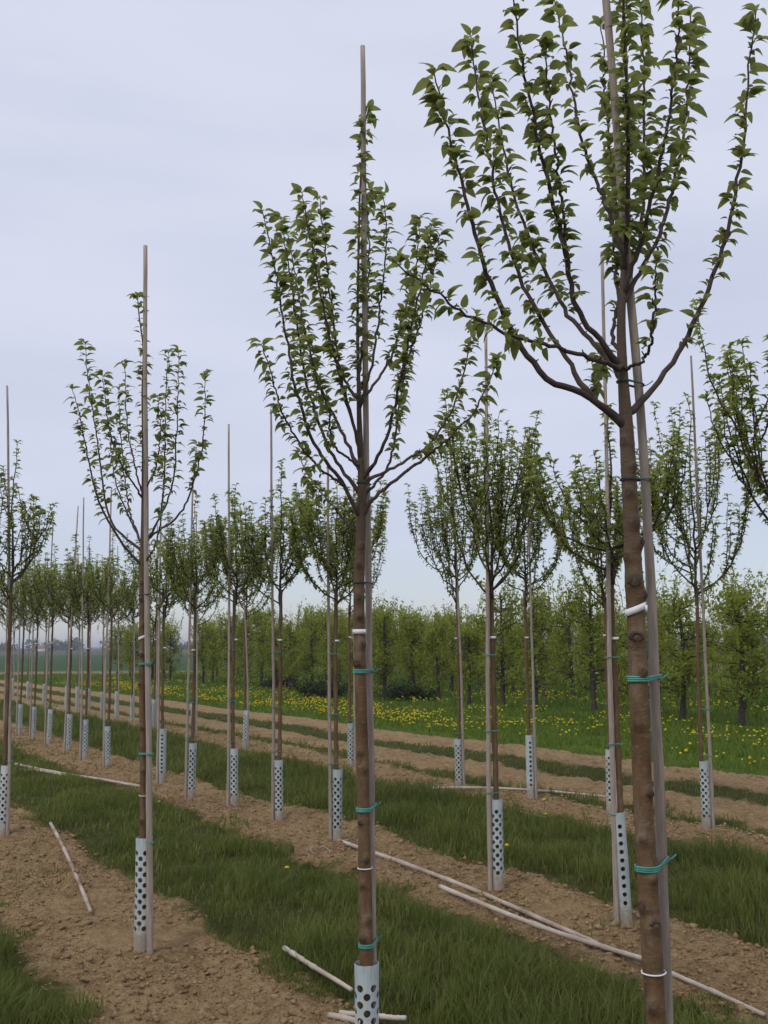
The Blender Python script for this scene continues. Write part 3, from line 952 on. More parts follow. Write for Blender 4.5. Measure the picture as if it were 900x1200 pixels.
zl = (60, 280, 3.0)
left = dict(seed=31, Y=5.67, single=0, meshes=LEAF_MESH, sdy=-.03, sr=.0185, mul=.6, size=.047, step=.036, per=3.2, leader_from=560, lead_step=.03,
    label='small young fruit tree with sparse candelabra crown standing alone in wide bare soil', 
    trunk=[(167, 1110, .024), (168, 1000, .023), (168, 900, .0225), (167, 800, .022), (167, 720, .0215), (167, 660, .0205), (168, 620, .017),
           (168, 580, .013), (168, 520, .010), (167, 460, .0075), (168, 410, .006), (163, 370, .004), (161, 345, .0025)],
    knots=[(960, 4.4, .025), (900, 5.0, .022), (850, 4.5, .022), (800, 4.0, .024), (765, 4.6, .03), (730, 5.2, .026), (700, 4.4, .026), (680, 4.9, .022)],
    branches=[
        (Z(zl, [(320, 1145), (230, 1040), (160, 900), (120, 720), (95, 600), (72, 525)]), -.2, .009, .032, .3),
        (Z(zl, [(320, 1090), (215, 1000), (180, 850), (155, 660), (130, 500), (118, 365)]), .15, .008, .032, .25),
        (Z(zl, [(322, 900), (250, 800), (205, 680), (190, 560), (180, 475)]), -.25, .006, .026, .2),
        (Z(zl, [(318, 1070), (240, 900), (215, 780), (203, 640)]), .3, .006, .034, .25),
        (Z(zl, [(322, 900), (290, 780), (266, 640), (260, 435)]), .1, .006, .036, .2),
        (Z(zl, [(318, 1075), (270, 930), (245, 700), (238, 515)]), .3, .006, .034, .3),
        (Z(zl, [(326, 890), (370, 790), (385, 650), (372, 552)]), -.2, .006, .03, .2),
        (Z(zl, [(328, 1075), (385, 960), (400, 760), (402, 600), (412, 395)]), .2, .007, .03, .3),
        (Z(zl, [(328, 1080), (420, 890), (440, 700), (445, 530), (450, 392)]), -.15, .007, .03, .3),
        (Z(zl, [(326, 1075), (350, 1045), (430, 990), (490, 890), (530, 740), (540, 600), (540, 470)]), .05, .008, .034, .35),
        (Z(zl, [(326, 1140), (372, 1060), (392, 900), (400, 780)]), -.28, .006, .04, .3),
        (Z(zl, [(500, 870), (508, 780), (512, 720)]), .1, .004, .03, .1),
    ],
    stake=[(176, 1110), (176, 990), (175, 860), (173, 720), (172, 600), (171, 440), (171, 288)],
    ties=[(777, 'green', 0), (882, 'green', 0), (985, 'green', 0), (695, 'dark', 0), (745, 'tape', .4), (930, 'string', 0)],
    stake_label='stake tied to the sparse candelabra tree in the wide bare soil', guard_label='white perforated guard standing in wide bare soil beside the short loose stick', grot=.1)
near_tree(left)

# ------------------------------------------------------------------ the other nursery trees
def crown_mesh(seed, hb, tip, lead, hw, dense=1.0, size=.046, tpl=LEAF_LO, trunk_r=.018):
    """limbs that sweep out and up from the head of the stem, short spurs all leafed; origin at the stem's foot"""
    rnd = np.random.default_rng(seed)
    mb = MB()
    LP, LD, LS = [], [], []
    def shoot(pp, r0, step, start, k=14):
        path = smooth_path(np.array(pp), k)
        path[1:-1] += rnd.normal(0, .006, path[1:-1].shape)
        mb.tube(path, r0 * (1 - np.linspace(0, 1, k)) ** .8 + .0016, 5, 0)
        P, D, S = leaves_on(path, r0 * .4, rnd, step, 3.5, size, start, 4)
        LP.append(P); LD.append(D); LS.append(S)
        return path
    lead_p = [(0, 0, hb - .05)] + [(rnd.normal(0, .012), rnd.normal(0, .012), hb + (lead - hb) * f) for f in (.3, .6, .85, 1)]
    shoot(lead_p, trunk_r * .62, .024 / dense, .3, 18)
    nb = int(rnd.integers(11, 15))
    a0 = rnd.uniform(0, 6.28)
    for b in range(nb):
        az = a0 + b * 2.4 + rnd.normal(0, .2)
        z0 = hb - .04 + rnd.uniform(0, .38) * (tip - hb)
        rr = hw * 1.18 * rnd.uniform(.5, 1.08) * (1 - .5 * (z0 - hb) / (tip - hb))
        zt = tip - rnd.uniform(0, .22) * (tip - hb) + (.08 if rnd.random() < .2 else 0)
        d = np.array([math.cos(az), math.sin(az)])
        s_ = np.array([-d[1], d[0]]) * rnd.normal(0, .07)
        zz = zt - z0
        pts = [(0, 0, z0)] + [(*(d * rr * fr + s_ * fz), z0 + zz * fz) for fr, fz in ((.45, .13), (.75, .34), (.92, .66), (1.02, 1))]
        path = shoot(pts, .006, .022 / dense, .09)
        for q_ in range(int(rnd.integers(2, 5))):
            i_ = int(rnd.integers(3, 9))
            p0 = path[i_]
            az2 = az + rnd.normal(0, 1.1)
            ln = rnd.uniform(.25, .6) * (tip - hb)
            d2 = np.array([math.cos(az2), math.sin(az2), 0]) * rnd.uniform(.06, .2)
            shoot([p0, p0 + d2 * .6 + [0, 0, ln * .35], p0 + d2 + [0, 0, ln]], .0034, .024 / dense, .1, 10)
    LP, LD, LS = np.vstack(LP), np.vstack(LD), np.concatenate(LS)
    scatter(mb, tpl, LP, frames(LD, rnd), LS, 1)
    return mb.mesh('crown', [M['twig'], M['leaf_far']], True)

def stem_mesh(seed, hb, r=.0178):
    rnd = np.random.default_rng(seed)
    z = np.linspace(-.05, hb + .1, 46)
    P = np.stack([np.cumsum(rnd.normal(0, .0016, 46)), np.cumsum(rnd.normal(0, .0016, 46)), z], 1)
    R = np.linspace(r * 1.1, r * .86, 46) * (1 + rnd.normal(0, .05, 46))
    for h_ in rnd.uniform(.6, hb, 7):
        R *= 1 + .16 * np.exp(-((z - h_) / .02) ** 2)
    mb = MB(); mb.tube(P, R, 10)
    me = mb.mesh('trunk', [M['bark']], True)
    return me

BASE_CROWN = [crown_mesh(100 + s, 2.0, 2.95, 3.32, .40, .75, .052) for s in range(5)]
BASE_STEM = [stem_mesh(200 + s, 2.0) for s in range(5)]

def small_tie(c1, z, thick, mt, name, t, key):
    me = TIE_CACHE.get(key)
    if me is None:
        mb = loop_mesh((0, 0), .0195, c1, .0165, z, thick, 0, 2, False, k=5)
        me = mb.mesh('tie', [mt], True)
        TIE_CACHE[key] = me
    return obj(name, me, t)
TIE_CACHE = {}
BAND = band_mesh((0, 0), .0205, 0, .015).mesh('label_tape', [M['white']], True)

def row_tree(row, px, side, label, slabel, glabel, idx, crown=None, stem=None, stake_top=None, hole=0, lean=0.0, tape=1.6, scale=1.0, sgroup=None):
    p = gnd(*px)
    z0 = gz(p)
    loc = (p[0], p[1], z0)
    t = thing('young_fruit_tree', label, 'tree', loc, 'young trees in the nursery rows')
    seed = idx * 7 + row * 100
    rnd = np.random.default_rng(seed)
    obj('trunk', stem or BASE_STEM[idx % 5], t)
    c = obj('crown', crown or BASE_CROWN[(idx * 3 + row) % 5], t)
    c.rotation_euler[2] = 0 if crown else rnd.uniform(0, 6.28)
    if not crown:
        s_ = rnd.uniform(.94, 1.07)
        c.scale = (s_ * rnd.uniform(.9, 1.1), s_ * rnd.uniform(.9, 1.1), s_)
        c.location[2] = 2.0 * (1 - s_)
    t.scale = (1, 1, scale)
    c1 = (side * .053, -.024)
    for q_, z in enumerate((1.52, 1.02, .62)):
        small_tie(c1, z + .0, .0019, M['tie'], 'tie', t, (side, z))
    bd = obj('label_tape', BAND, t)
    bd.location = (0, 0, tape + rnd.uniform(-.04, .04))
    f = np.array([p[0] + c1[0], p[1] + c1[1], -.15])
    if stake_top is not None:
        tp = at(stake_top[0], stake_top[1], p[1] + c1[1])
    else:
        tp = np.array([f[0] + rnd.normal(0, .04), f[1] + rnd.normal(0, .04), rnd.uniform(3.35, 3.75)])
    mid_ = np.array([f[0] + (tp[0] - f[0]) * .3 / 1, f[1], 1.0])
    mid_[0] = f[0] + (tp[0] - f[0]) * .12
    m2 = f + (tp - f) * .6; m2[0] = f[0] + (tp[0] - f[0]) * .48
    add_stake([f, mid_, m2, tp], .0165, .0098, slabel, sgroup or 'stakes along the nursery rows', 8, seed)
    add_guard((p[0], p[1]), glabel, hole, -math.pi / 2 - math.pi if hole == 2 else rnd.uniform(0, 6), (rnd.normal(0, .02), rnd.normal(0, .02)), rnd.uniform(.95, 1.05), 'guards round the trunks')
    return t

def px_z(px, y):                                          # height of the thing that stands at ground pixel px and reaches image row y
    p = gnd(*px)
    return at(px[0], y, p[1])[2]

# row A: one more tree at the left border
row_tree(0, (3, 980), 1, 'slim leafy young tree farthest along the row of the sparse candelabra tree', 'stake of the slim tree farthest along the candelabra tree row',
         'perforated guard at the far end of the wide bare soil strip', 0, crown_mesh(301, 1.95, 2.9, 3.42, .36, .9), stem_mesh(302, 1.95, .0185), (8, 452), tape=1.66)

B = [  # ground pixel, stake top pixel, crown: base row, tip row, leader row, half width in metres, hole kind
    (None, None, (2.0, 3.1, 3.25, .47), 1),
    ((733, 1083), (706, 295), (2.0, 2.72, 3.05, .46), 2),
    ((584, 1043), (570, 385), (1.95, 3.10, 3.25, .34), 0),
    ((395, 985), (386, 545), (1.97, 2.88, 3.0, .43), 1),
    ((327, 964), (317, 480), (2.0, 2.97, 3.33, .37), 0),
    ((274, 948), (268, 497), (2.02, 2.87, 3.2, .38), 1),
    ((224, 933), (226, 560), (2.05, 2.92, 3.28, .42), 0),
    ((190, 917), (188, 600), (2.0, 2.9, 3.2, .42), 2),
    ((126, 896), (131, 572), None, 0), ((99, 888), (98, 583), None, 1), ((80, 879), (92, 593), None, 0),
    ((57, 872), (63, 608), None, 1), ((39, 867), (41, 640), None, 0), ((23, 863), (26, 622), None, 1),
    ((8, 857), (10, 640), None, 0)]
ORD = ['first', 'second', 'third', 'fourth', 'fifth', 'sixth', 'seventh', 'eighth', 'ninth', 'tenth', 'eleventh', 'twelfth', 'thirteenth']
tb = ['big-leaved young tree opposite the wide-crowned nearest tree in the middle row',
      'young tree whose guard shows one single line of dark holes, beside the long peeled poles',
      'dense upright young tree standing in soil where two long peeled poles meet',
      'young tree at whose foot the long pinkish peeled pole begins']
sb = ['stake of the big-leaved tree next to the single-hole-line guard tree', 'smooth stake beside the guard with one single line of holes by the peeled poles',
      'straight stake before the dense upright tree where the peeled poles meet', 'stake of the tree where the long pinkish peeled pole begins']
gb_ = ['perforated guard of the big-leaved tree next to the single-hole-line guard', 'pale guard with one single line of dark holes, beside the long peeled poles',
       'perforated guard standing in soil where two long peeled poles meet', 'perforated guard at the very start of the long pinkish peeled pole']
for k, (px, top, cr, hole) in enumerate(B):
    if px is None:
        w = na(ROW_B + .12, 3.12)
        v = np.array([w[0], w[1], 0]) - EYE
        px = (450 + F * (v @ RGT) / (v @ FWD), 600 - F * (v @ UPV) / (v @ FWD))
    cm = crown_mesh(400 + k, cr[0], cr[1], cr[2], cr[3], 1.25 if k < 4 else 1.0, .044 if k < 3 else .05) if cr else None
    sm = stem_mesh(450 + k, cr[0], .0178) if cr else None
    if k < 4:
        l1, l2, l3 = tb[k], sb[k], gb_[k]
    else:
        od = ORD[k - 4]
        l1 = od + ' staked young tree in the middle row beyond the start of the pinkish pole'
        l2 = od + ' stake in the middle row beyond the start of the pinkish pole'
        l3 = od + ' perforated guard in the middle row beyond the start of the pinkish pole'
    row_tree(1, px, -1, l1, l2, l3, k, cm, sm, top, hole, tape=1.62)

Cc = [((828, 970), (809, 417), (2.05, 3.4, 3.85, .48), 0), ((716, 950), (712, 560), (2.0, 3.1, 3.4, .42), 1), ((622, 934), (618, 570), (2.05, 3.15, 3.45, .42), 2),
      ((538, 921), (527, 520), (2.08, 3.55, 3.75, .50), 0), ((411, 899), (415, 560), (2.05, 3.2, 3.5, .42), 1), ((287, 877), (281, 590), (2.05, 3.2, 3.6, .42), 0),
      ((227, 862), (230, 600), None, 1), ((180, 853), (184, 610), None, 0), ((154, 848), (157, 640), None, 1), ((136, 844), (138, 640), None, 0), ((119, 841), (120, 650), None, 1),
      ((103, 837), (105, 640), None, 0), ((90, 835), (92, 650), None, 1), ((77, 832), (79, 660), None, 0), ((51, 828), (53, 650), None, 1), ((32, 821), (33, 660), None, 0), ((14, 818), (15, 660), None, 1)]
tc_ = ['tall slender young tree with high pointed leader, in the row beside the dandelion meadow', 'young tree in the meadow row at the end of the straight level pole',
       'young tree with single-hole-line guard in the row beside the dandelion meadow', 'young tree with fan-shaped crown in the row beside the dandelion meadow']
for k, (px, top, cr, hole) in enumerate(Cc):
    cm = crown_mesh(500 + k, cr[0], cr[1], cr[2], cr[3], .95, .05) if cr else None
    sm = stem_mesh(550 + k, cr[0], .0178) if cr else None
    if k < 4:
        l1 = tc_[k]; l2 = 'stake of the ' + tc_[k].replace('young ', '').split(',')[0]; l3 = 'guard of the ' + tc_[k].replace('young ', '').split(',')[0]
    else:
        od = ORD[k - 4]
        l1 = od + ' young tree beyond the fan-crowned tree in the row beside the meadow'
        l2 = od + ' stake beyond the fan-crowned tree in the row beside the meadow'
        l3 = od + ' perforated guard beyond the fan-crowned tree in the row beside the meadow'
    row_tree(2, px, 1, l1, l2, l3, k, cm, sm, top, hole, tape=1.9 if k == 0 else 1.7)

# ------------------------------------------------------------------ poles lying on the ground
def lying(pxs, r, label, lift=.02, name='loose_pole', group='poles left lying on the ground', seed=0):
    P = []
    for q_ in range(len(pxs)):
        g_ = gnd(*pxs[q_])
        P.append([g_[0], g_[1], 0])
    path = smooth_path(np.array(P), 40)
    path[:, 2] = ground_z(path[:, 0], path[:, 1])
    # a stiff pole rides on the high spots
    cf = np.polyfit(np.linspace(0, 1, 40), path[:, 2], 2)
    fit = np.polyval(cf, np.linspace(0, 1, 40))
    path[:, 2] = fit + max(0, np.percentile(path[:, 2] - fit, 90)) + r * .5 + max(0, lift - .035)
    rnd = np.random.default_rng(seed + 60)
    R = np.linspace(r, r * .78, 40) * (1 + rnd.normal(0, .03, 40))
    R[rnd.integers(4, 36, 5)] *= 1.22
    mb = MB(); mb.tube(path, R, 9)
    base = path[0].copy()
    return tag(obj(name, mb.mesh('pole', [M['pole']], True, base), loc=base), label, 'pole', group)

lying([(397, 986), (470, 1012), (560, 1048), (650, 1090), (700, 1113)], .0165, 'long pinkish peeled pole slanting over soil from the foot of a guard', .03, seed=1)
lying([(516, 1050), (560, 1066), (640, 1097), (700, 1119), (765, 1143)], .0155, 'peeled pole lying close along the long pinkish pole at the grass edge', .05, seed=2)
lying([(690, 1112), (770, 1143), (830, 1166), (896, 1191)], .0125, 'yellowish peeled pole running on beyond the two parallel poles', .04, seed=3)
lying([(59, 969), (75, 1003), (92, 1040), (106, 1071)], .015, 'short pale stick lying loose on the wide bare soil', .045, seed=4)
lying([(18, 900), (80, 909), (120, 915), (166, 926)], .02, 'pale pole lying across grass beside the candelabra tree', .07, seed=5)
lying([(24, 903), (50, 905), (84, 910)], .018, 'short pale pole piece beside the pole in the grass', .06, seed=6)
lying([(436, 915), (520, 930), (590, 948), (662, 966)], .012, 'thin whitish pole lying in the grass edge before the meadow row', .06, seed=7)
lying([(470, 924), (560, 927), (650, 930), (712, 931)], .015, 'straight level pole lying on soil between guards of the meadow row', .05, seed=8)
lying([(333, 1122), (365, 1143), (412, 1168)], .013, 'weathered grey pole half hidden in grass before the vase-shaped tree', .07, seed=9)
lying([(386, 1191), (430, 1206), (470, 1225)], .014, 'peeled pole end beside the large-holed guard in the soil', .03, seed=10)
lying([(398, 1186), (440, 1192), (475, 1207)], .013, 'pinkish pole passing behind the large-holed guard', .05, seed=11)
# a curl of twine
g_ = gnd(376, 997)
th = np.linspace(0, 4.2, 22)
tw = np.stack([g_[0] + .07 * np.cos(th) * (1 + .2 * th / 4), g_[1] + .10 * np.sin(th), 0 * th], 1)
tw[:, 2] = ground_z(tw[:, 0], tw[:, 1]) + .012
mb = MB(); mb.tube(tw, .004, 6)
tag(obj('twine', mb.mesh('twine', [M['guard']], True)), 'curl of pale twine lying on soil near the long pinkish pole', 'twine')

# ------------------------------------------------------------------ grass
def in_view(x, y, margin=1.2):
    return np.abs(x) < .40 * y + margin

def blades(n0, n1, a0, a1, dens, hgt, wid, seed, ragged=.15, ymin=2.2, seg=2, extra=None):
    """returns positions, heights etc. of grass blades spread over a strip; dens(dist) per square metre"""
    rnd = np.random.default_rng(seed)
    mbV, tris, cnt = [], [], 0
    out = []
    a = a0
    while a < a1:
        st = max(.5, (a1 - a0) / 60)
        area = st * (n1 - n0 + 2 * ragged)
        d_ = abs(a) + .5 * (n0 + n1)
        k = rnd.poisson(area * dens(d_))
        nn = rnd.uniform(n0 - ragged, n1 + ragged, k); aa = rnd.uniform(a, a + st, k)
        xy = nn[:, None] * NRM + aa[:, None] * DIR
        edge = (vnoise(aa * 1.6, nn * 1.6, 3) - .5) * .3 + (vnoise(aa * 5, nn * 5, 33) - .5) * .34
        inside = (nn + edge > n0) & (nn + edge < n1)
        tuft = vnoise(xy[:, 0] * 1.9, xy[:, 1] * 1.9, 20) * .4 + vnoise(xy[:, 0] * 4.2, xy[:, 1] * 4.2, 21) * .4 + vnoise(xy[:, 0] * 10, xy[:, 1] * 10, 22) * .2
        tuft = np.clip((tuft - .22) * 1.75, 0, 1)
        keep = inside & in_view(xy[:, 0], xy[:, 1]) & (xy[:, 1] > ymin) & (rnd.uniform(0, 1, k) < .35 + tuft)
        if extra is not None:
            keep &= extra(nn, aa, rnd)
        xy, tuft = xy[keep], tuft[keep]
        edged = np.minimum(nn[keep] - n0, n1 - nn[keep])
        h_ = hgt * (.35 + 1.2 * tuft) * rnd.uniform(.5, 1.3, len(xy)) * (.55 + .45 * sstep(0, .3, edged))
        dist = np.linalg.norm(xy, axis=1)
        w_ = np.maximum(wid, wid * dist / 6.0) * rnd.uniform(.7, 1.3, len(xy))
        out.append((xy, h_, w_))
        a += st
    XY = np.vstack([o[0] for o in out]); Hh = np.concatenate([o[1] for o in out]); Ww = np.concatenate([o[2] for o in out])
    k = len(XY)
    z = ground_z(XY[:, 0], XY[:, 1]) - .01
    az = rnd.uniform(0, 2 * np.pi, k)
    side = np.stack([np.cos(az), np.sin(az), 0 * az], 1)
    laz = az + np.pi / 2 + rnd.normal(0, .5, k)
    ln = np.stack([np.cos(laz), np.sin(laz), 0 * az], 1) * (Hh * rnd.uniform(.15, .95, k))[:, None]
    B0 = np.stack([XY[:, 0], XY[:, 1], z], 1)
    up = np.array([0, 0, 1.0])
    if seg == 2:
        Mi = B0 + ln * .3 + up * (Hh * .62)[:, None]
        Ti = B0 + ln + up * (Hh * .95)[:, None]
        V = np.stack([B0 - side * (Ww / 2)[:, None], B0 + side * (Ww / 2)[:, None], Mi + side * (Ww * .4)[:, None], Mi - side * (Ww * .4)[:, None], Ti], 1).reshape(-1, 3)
        b = (np.arange(k) * 5)[:, None]
        return V, [np.concatenate([b + 3, b + 2, b + 4], 1), np.concatenate([b, b + 1, b + 2, b + 3], 1)]
    Ti = B0 + ln * .8 + up * Hh[:, None]
    V = np.stack([B0 - side * (Ww / 2)[:, None], B0 + side * (Ww / 2)[:, None], Ti], 1).reshape(-1, 3)
    b = (np.arange(k) * 3)[:, None]
    return V, [np.concatenate([b, b + 1, b + 2], 1)]

def grass_obj(label, mt, *args, **kw):
    V, Fs = blades(*args, **kw)
    o = obj('grass', mesh_np('grass', V, Fs, [mt]))
    o['kind'] = 'stuff'
    return tag(o, label, 'grass')

dn = lambda d: 5200 if d < 7 else 5200 * (7 / d) ** 1.7
grass_obj('tufted grass strip between the candelabra tree row and the middle row', M['grass'], 2.33, 3.68, 1.5, 44, dn, .105, .0048, 1)
grass_obj('lush taller grass strip between the middle row and the meadow row', M['grass'], 4.72, 6.42, 1.5, 44, dn, .145, .0048, 2)
grass_obj('patch of grass at the outer edge of the wide bare soil', M['grass'], -.1, 1.3, 2.5, 26, dn, .12, .0048, 3, ymin=3.0)
grass_obj('thin grass lines on the bare soil beyond the meadow row', M['grass'], 7.27, 7.6, 3, 46, lambda d: 1500 * (8 / d) ** 1.3, .12, .006, 4, ragged=.1)
grass_obj('sparse short grass line between two bare soil strips', M['grass'], 8.5, 9.3, 4, 46, lambda d: 900 * (8 / d) ** 1.3, .07, .006, 5, ragged=.1)
grass_obj('bright meadow grass between the soil strips and the orchard', M['meadow'], 10.35, 17.0, 4, 62, lambda d: 900 * (12 / max(12, d)) ** 1.2, .10, .009, 6, seg=1)
grass_obj('rough grass under the orchard trees', M['meadow'], 17.0, 33.0, 8, 60, lambda d: 150 * (20 / max(20, d)) ** 1.0, .16, .013, 7, seg=1)
# weeds scattered over the soil
wk = lambda n_, a_, r_: vnoise(a_ * 2.2 + 9, n_ * 2.2, 44) > .66
for (s0, s1), lb, sd in (((1.35, 2.3), 'small green weeds dotted over the wide bare soil', 8), ((3.75, 4.65), 'small green weeds on the soil of the middle row', 9), ((6.45, 7.25), 'small green weeds on the soil of the meadow row', 10)):
    V, Fs = blades(s0, s1, 1.5, 30, lambda d: 700 * (6 / max(6, d)) ** 1.2, .055, .005, sd, ragged=0, extra=wk)
    o = obj('weed', mesh_np('weed', V, Fs, [M['grass']])); o['kind'] = 'stuff'
    tag(o, lb, 'weeds')

# soil clods and straw
rnd = np.random.default_rng(77)
ico = bmesh.new(); bmesh.ops.create_icosphere(ico, subdivisions=1, radius=1)
IV = np.array([v.co[:] for v in ico.verts]); IF = np.array([[v.index for v in f.verts] for f in ico.faces]); ico.free()
for (s0, s1), lb in (((1.3, 2.33), 'loose clods of soil on the wide bare strip'), ((3.68, 4.68), 'loose clods of soil along the middle row'), ((6.42, 7.27), 'loose clods of soil along the meadow row')):
    k = 26000
    nn = rnd.uniform(s0 - .05, s1 + .05, k); aa = 1.8 + rnd.uniform(0, 1, k) ** 1.6 * 20
    xy = nn[:, None] * NRM + aa[:, None] * DIR
    kp = in_view(xy[:, 0], xy[:, 1]) & (vnoise(xy[:, 0] * 2, xy[:, 1] * 2, 55) > .22); xy = xy[kp]; k = len(xy)
    s_ = .0022 + .006 * rnd.uniform(0, 1, k) ** 1.5 + .015 * rnd.uniform(0, 1, k) ** 12
    Vc = IV[None] * (1 + rnd.normal(0, .36, (k, len(IV), 1))) * s_[:, None, None] * rnd.uniform(.7, 1.3, (k, 1, 3)) * np.array([1, 1, .75])
    Vc = Vc + np.stack([xy[:, 0], xy[:, 1], ground_z(xy[:, 0], xy[:, 1]) + s_ * .3], 1)[:, None]
    Fc = (IF[None] + (np.arange(k) * len(IV))[:, None, None]).reshape(-1, 3)
    o = obj('soil_clod', mesh_np('soil_clod', Vc.reshape(-1, 3), [Fc], [M['clod']])); o['kind'] = 'stuff'
    tag(o, lb, 'soil')

# dandelions: the carpet in the meadow, and a few that stand singly near the rows
def flower_head(r=.02):
    k = 9
    th = np.linspace(0, 2 * np.pi, k, endpoint=False)
    V = [(r * math.cos(t) * (1 if q_ % 2 else .82), r * math.sin(t) * (1 if q_ % 2 else .82), .002) for q_, t in enumerate(th)] + [(r * .55 * math.cos(t), r * .55 * math.sin(t), r * .5) for t in th] + [(0, 0, r * .62), (0, 0, -r * .5)]
    Fq = [(q_, (q_ + 1) % k, k + (q_ + 1) % k, k + q_) for q_ in range(k)]
    Ft = [(k + q_, k + (q_ + 1) % k, 2 * k) for q_ in range(k)] + [((q_ + 1) % k, q_, 2 * k + 1) for q_ in range(k)]
    return np.array(V), np.array(Fq), np.array(Ft)
FV, FQ, FT = flower_head(1.0)
def carpet(k, n0, n1, a0, a1, r, thr, label, seed, hz=(.06, .17)):
    rn = np.random.default_rng(seed)
    nn = rn.uniform(n0, n1, k); aa = rn.uniform(a0, a1, k)
    xy = nn[:, None] * NRM + aa[:, None] * DIR
    dn_ = vnoise(aa * .55, nn * 1.1, 61) * .45 + vnoise(aa * 2.3, nn * 2.3, 62) * .55
    kp = in_view(xy[:, 0], xy[:, 1]) & (dn_ + rn.normal(0, .03, k) > thr); xy = xy[kp]; k = len(xy)
    z = ground_z(xy[:, 0], xy[:, 1]) + rn.uniform(*hz, k)
    rr = r * rn.uniform(.7, 1.25, k)
    nrm = np.stack([rn.normal(0, .35, k), -.35 + rn.normal(0, .35, k), np.ones(k)], 1)
    RR = frames(np.cross(nrm, [0, 1, 0.2]), rn, (0, 0, 1))
    Vd = np.stack([xy[:, 0], xy[:, 1], z], 1)[:, None] + np.einsum('kij,vj->kvi', RR, FV) * rr[:, None, None]
    off = (np.arange(k) * len(FV))[:, None, None]
    o = obj('dandelion_carpet', mesh_np('dandelion_carpet', Vd.reshape(-1, 3), [(FT[None] + off).reshape(-1, 3), (FQ[None] + off).reshape(-1, 4)], [M['dandelion']]))
    o['kind'] = 'stuff'
    tag(o, label, 'dandelions')
carpet(5200, 10.9, 13.6, 6, 46, .023, .50, 'dense band of yellow dandelions in the meadow beside the soil strips', 5)
carpet(3800, 13.2, 16.0, 6, 52, .024, .62, 'loose yellow dandelions in the meadow close to the orchard', 6)
carpet(3200, 16.4, 21, 8, 55, .026, .58, 'yellow dandelions under the orchard trees', 7, (.1, .25))
st_me = None
for (x, y_), hh in (((436, 962), .12), ((596, 1008), .13), ((640, 966), .1), ((338, 1030), .1), ((185, 953), .1), ((638, 950), .1)):
    g_ = gnd(x, y_); z0 = gz(g_)
    d_ = thing('dandelion', 'single yellow dandelion flowering by the nursery rows', 'dandelion', (g_[0], g_[1], z0), 'single dandelions near the rows')
    if st_me is None:
        mb = MB(); mb.tube(np.array([(0, 0, -.02), (.004, 0, .05), (.01, .004, .12)]), .0025, 5); st_me = mb.mesh('stem', [M['meadow']], True)
        hd_me = mesh_np('flower_head', FV * .021 + [.01, .004, .12], [FT, FQ], [M['dandelion']])
    s1, s2 = obj('stem', st_me, d_), obj('flower_head', hd_me, d_)
    d_.scale = (1, 1, hh / .12); d_.rotation_euler[2] = x * .1

# ------------------------------------------------------------------ the orchard behind
def orchard_meshes(seed, hgt):
    rnd = np.random.default_rng(seed)
    mt_ = MB(); mb = MB()
    z = np.linspace(-.1, hgt * .86, 16)
    P = np.stack([np.cumsum(rnd.normal(0, .014, 16)), np.cumsum(rnd.normal(0, .014, 16)), z], 1)
    P[:, :2] *= 1
    R = np.interp(z, [-.1, .2, 1.2, hgt], [.085, .062, .05, .012]) * (1 + rnd.normal(0, .08, 16))
    mt_.tube(P, R, 8)
    LP, LD = [], []
    def limb(pp, r0, k=9, nl=14, sp=.07):
        path = smooth_path(np.array(pp), k)
        mb.tube(path, r0 * (1 - np.linspace(0, 1, k) * .85), 4, 0)
        t = rnd.uniform(.15, 1.0, nl)
        q_ = np.stack([np.interp(t * (k - 1), np.arange(k), path[:, c]) for c in range(3)], 1)
        LP.append(q_ + rnd.normal(0, sp, q_.shape) * [1, 1, .8]); LD.append(rnd.normal(0, 1, q_.shape))
        return path
    for b in range(46):
        h_ = rnd.uniform(.42, hgt * .84)
        i_ = np.interp(h_, z, np.arange(16)); c = np.array([np.interp(i_, np.arange(16), P[:, k]) for k in range(3)])
        az = rnd.uniform(0, 6.28)
        d = np.array([math.cos(az), math.sin(az), 0])
        d2 = d[0] * NRM[0] + d[1] * NRM[1]
        ln = rnd.uniform(.5, 1.15) * (1 - .35 * (h_ / hgt)) * (1 - .4 * abs(d2))
        path = limb([c, c + d * ln * .5 + [0, 0, rnd.uniform(-.02, .15)], c + d * ln + [0, 0, rnd.uniform(-.15, .3)]], rnd.uniform(.010, .022), nl=24, sp=.06)
        for q_ in range(2):
            p0 = path[int(rnd.integers(3, 9))]
            limb([p0, p0 + [rnd.normal(0, .06), rnd.normal(0, .06), .15], p0 + [rnd.normal(0, .1), rnd.normal(0, .1), rnd.uniform(.2, .45)]], .006, 6, 14, .045)
    for b in range(9):                                    # upright shoots over the top
        p0 = P[-1] + [rnd.normal(0, .35), rnd.normal(0, .3), rnd.uniform(-.6, -.1)]
        limb([p0, p0 + [rnd.normal(0, .05), rnd.normal(0, .05), .3], p0 + [rnd.normal(0, .1), rnd.normal(0, .1), rnd.uniform(.5, .95)]], .008, 7, 20, .035)
    LP, LD = np.vstack(LP), np.vstack(LD)
    scatter(mb, LEAF_TINY, LP, frames(LD, rnd), rnd.uniform(.06, .115, len(LP)), 1)
    return mt_.mesh('trunk', [M['old_bark']], True), mb.mesh('crown', [M['old_bark'], M['leaf_orchard']])
ORCH = [orchard_meshes(700 + k, hh) for k, hh in enumerate((2.8, 3.05, 2.7, 3.2, 2.9, 2.6))]
rnd = np.random.default_rng(99)
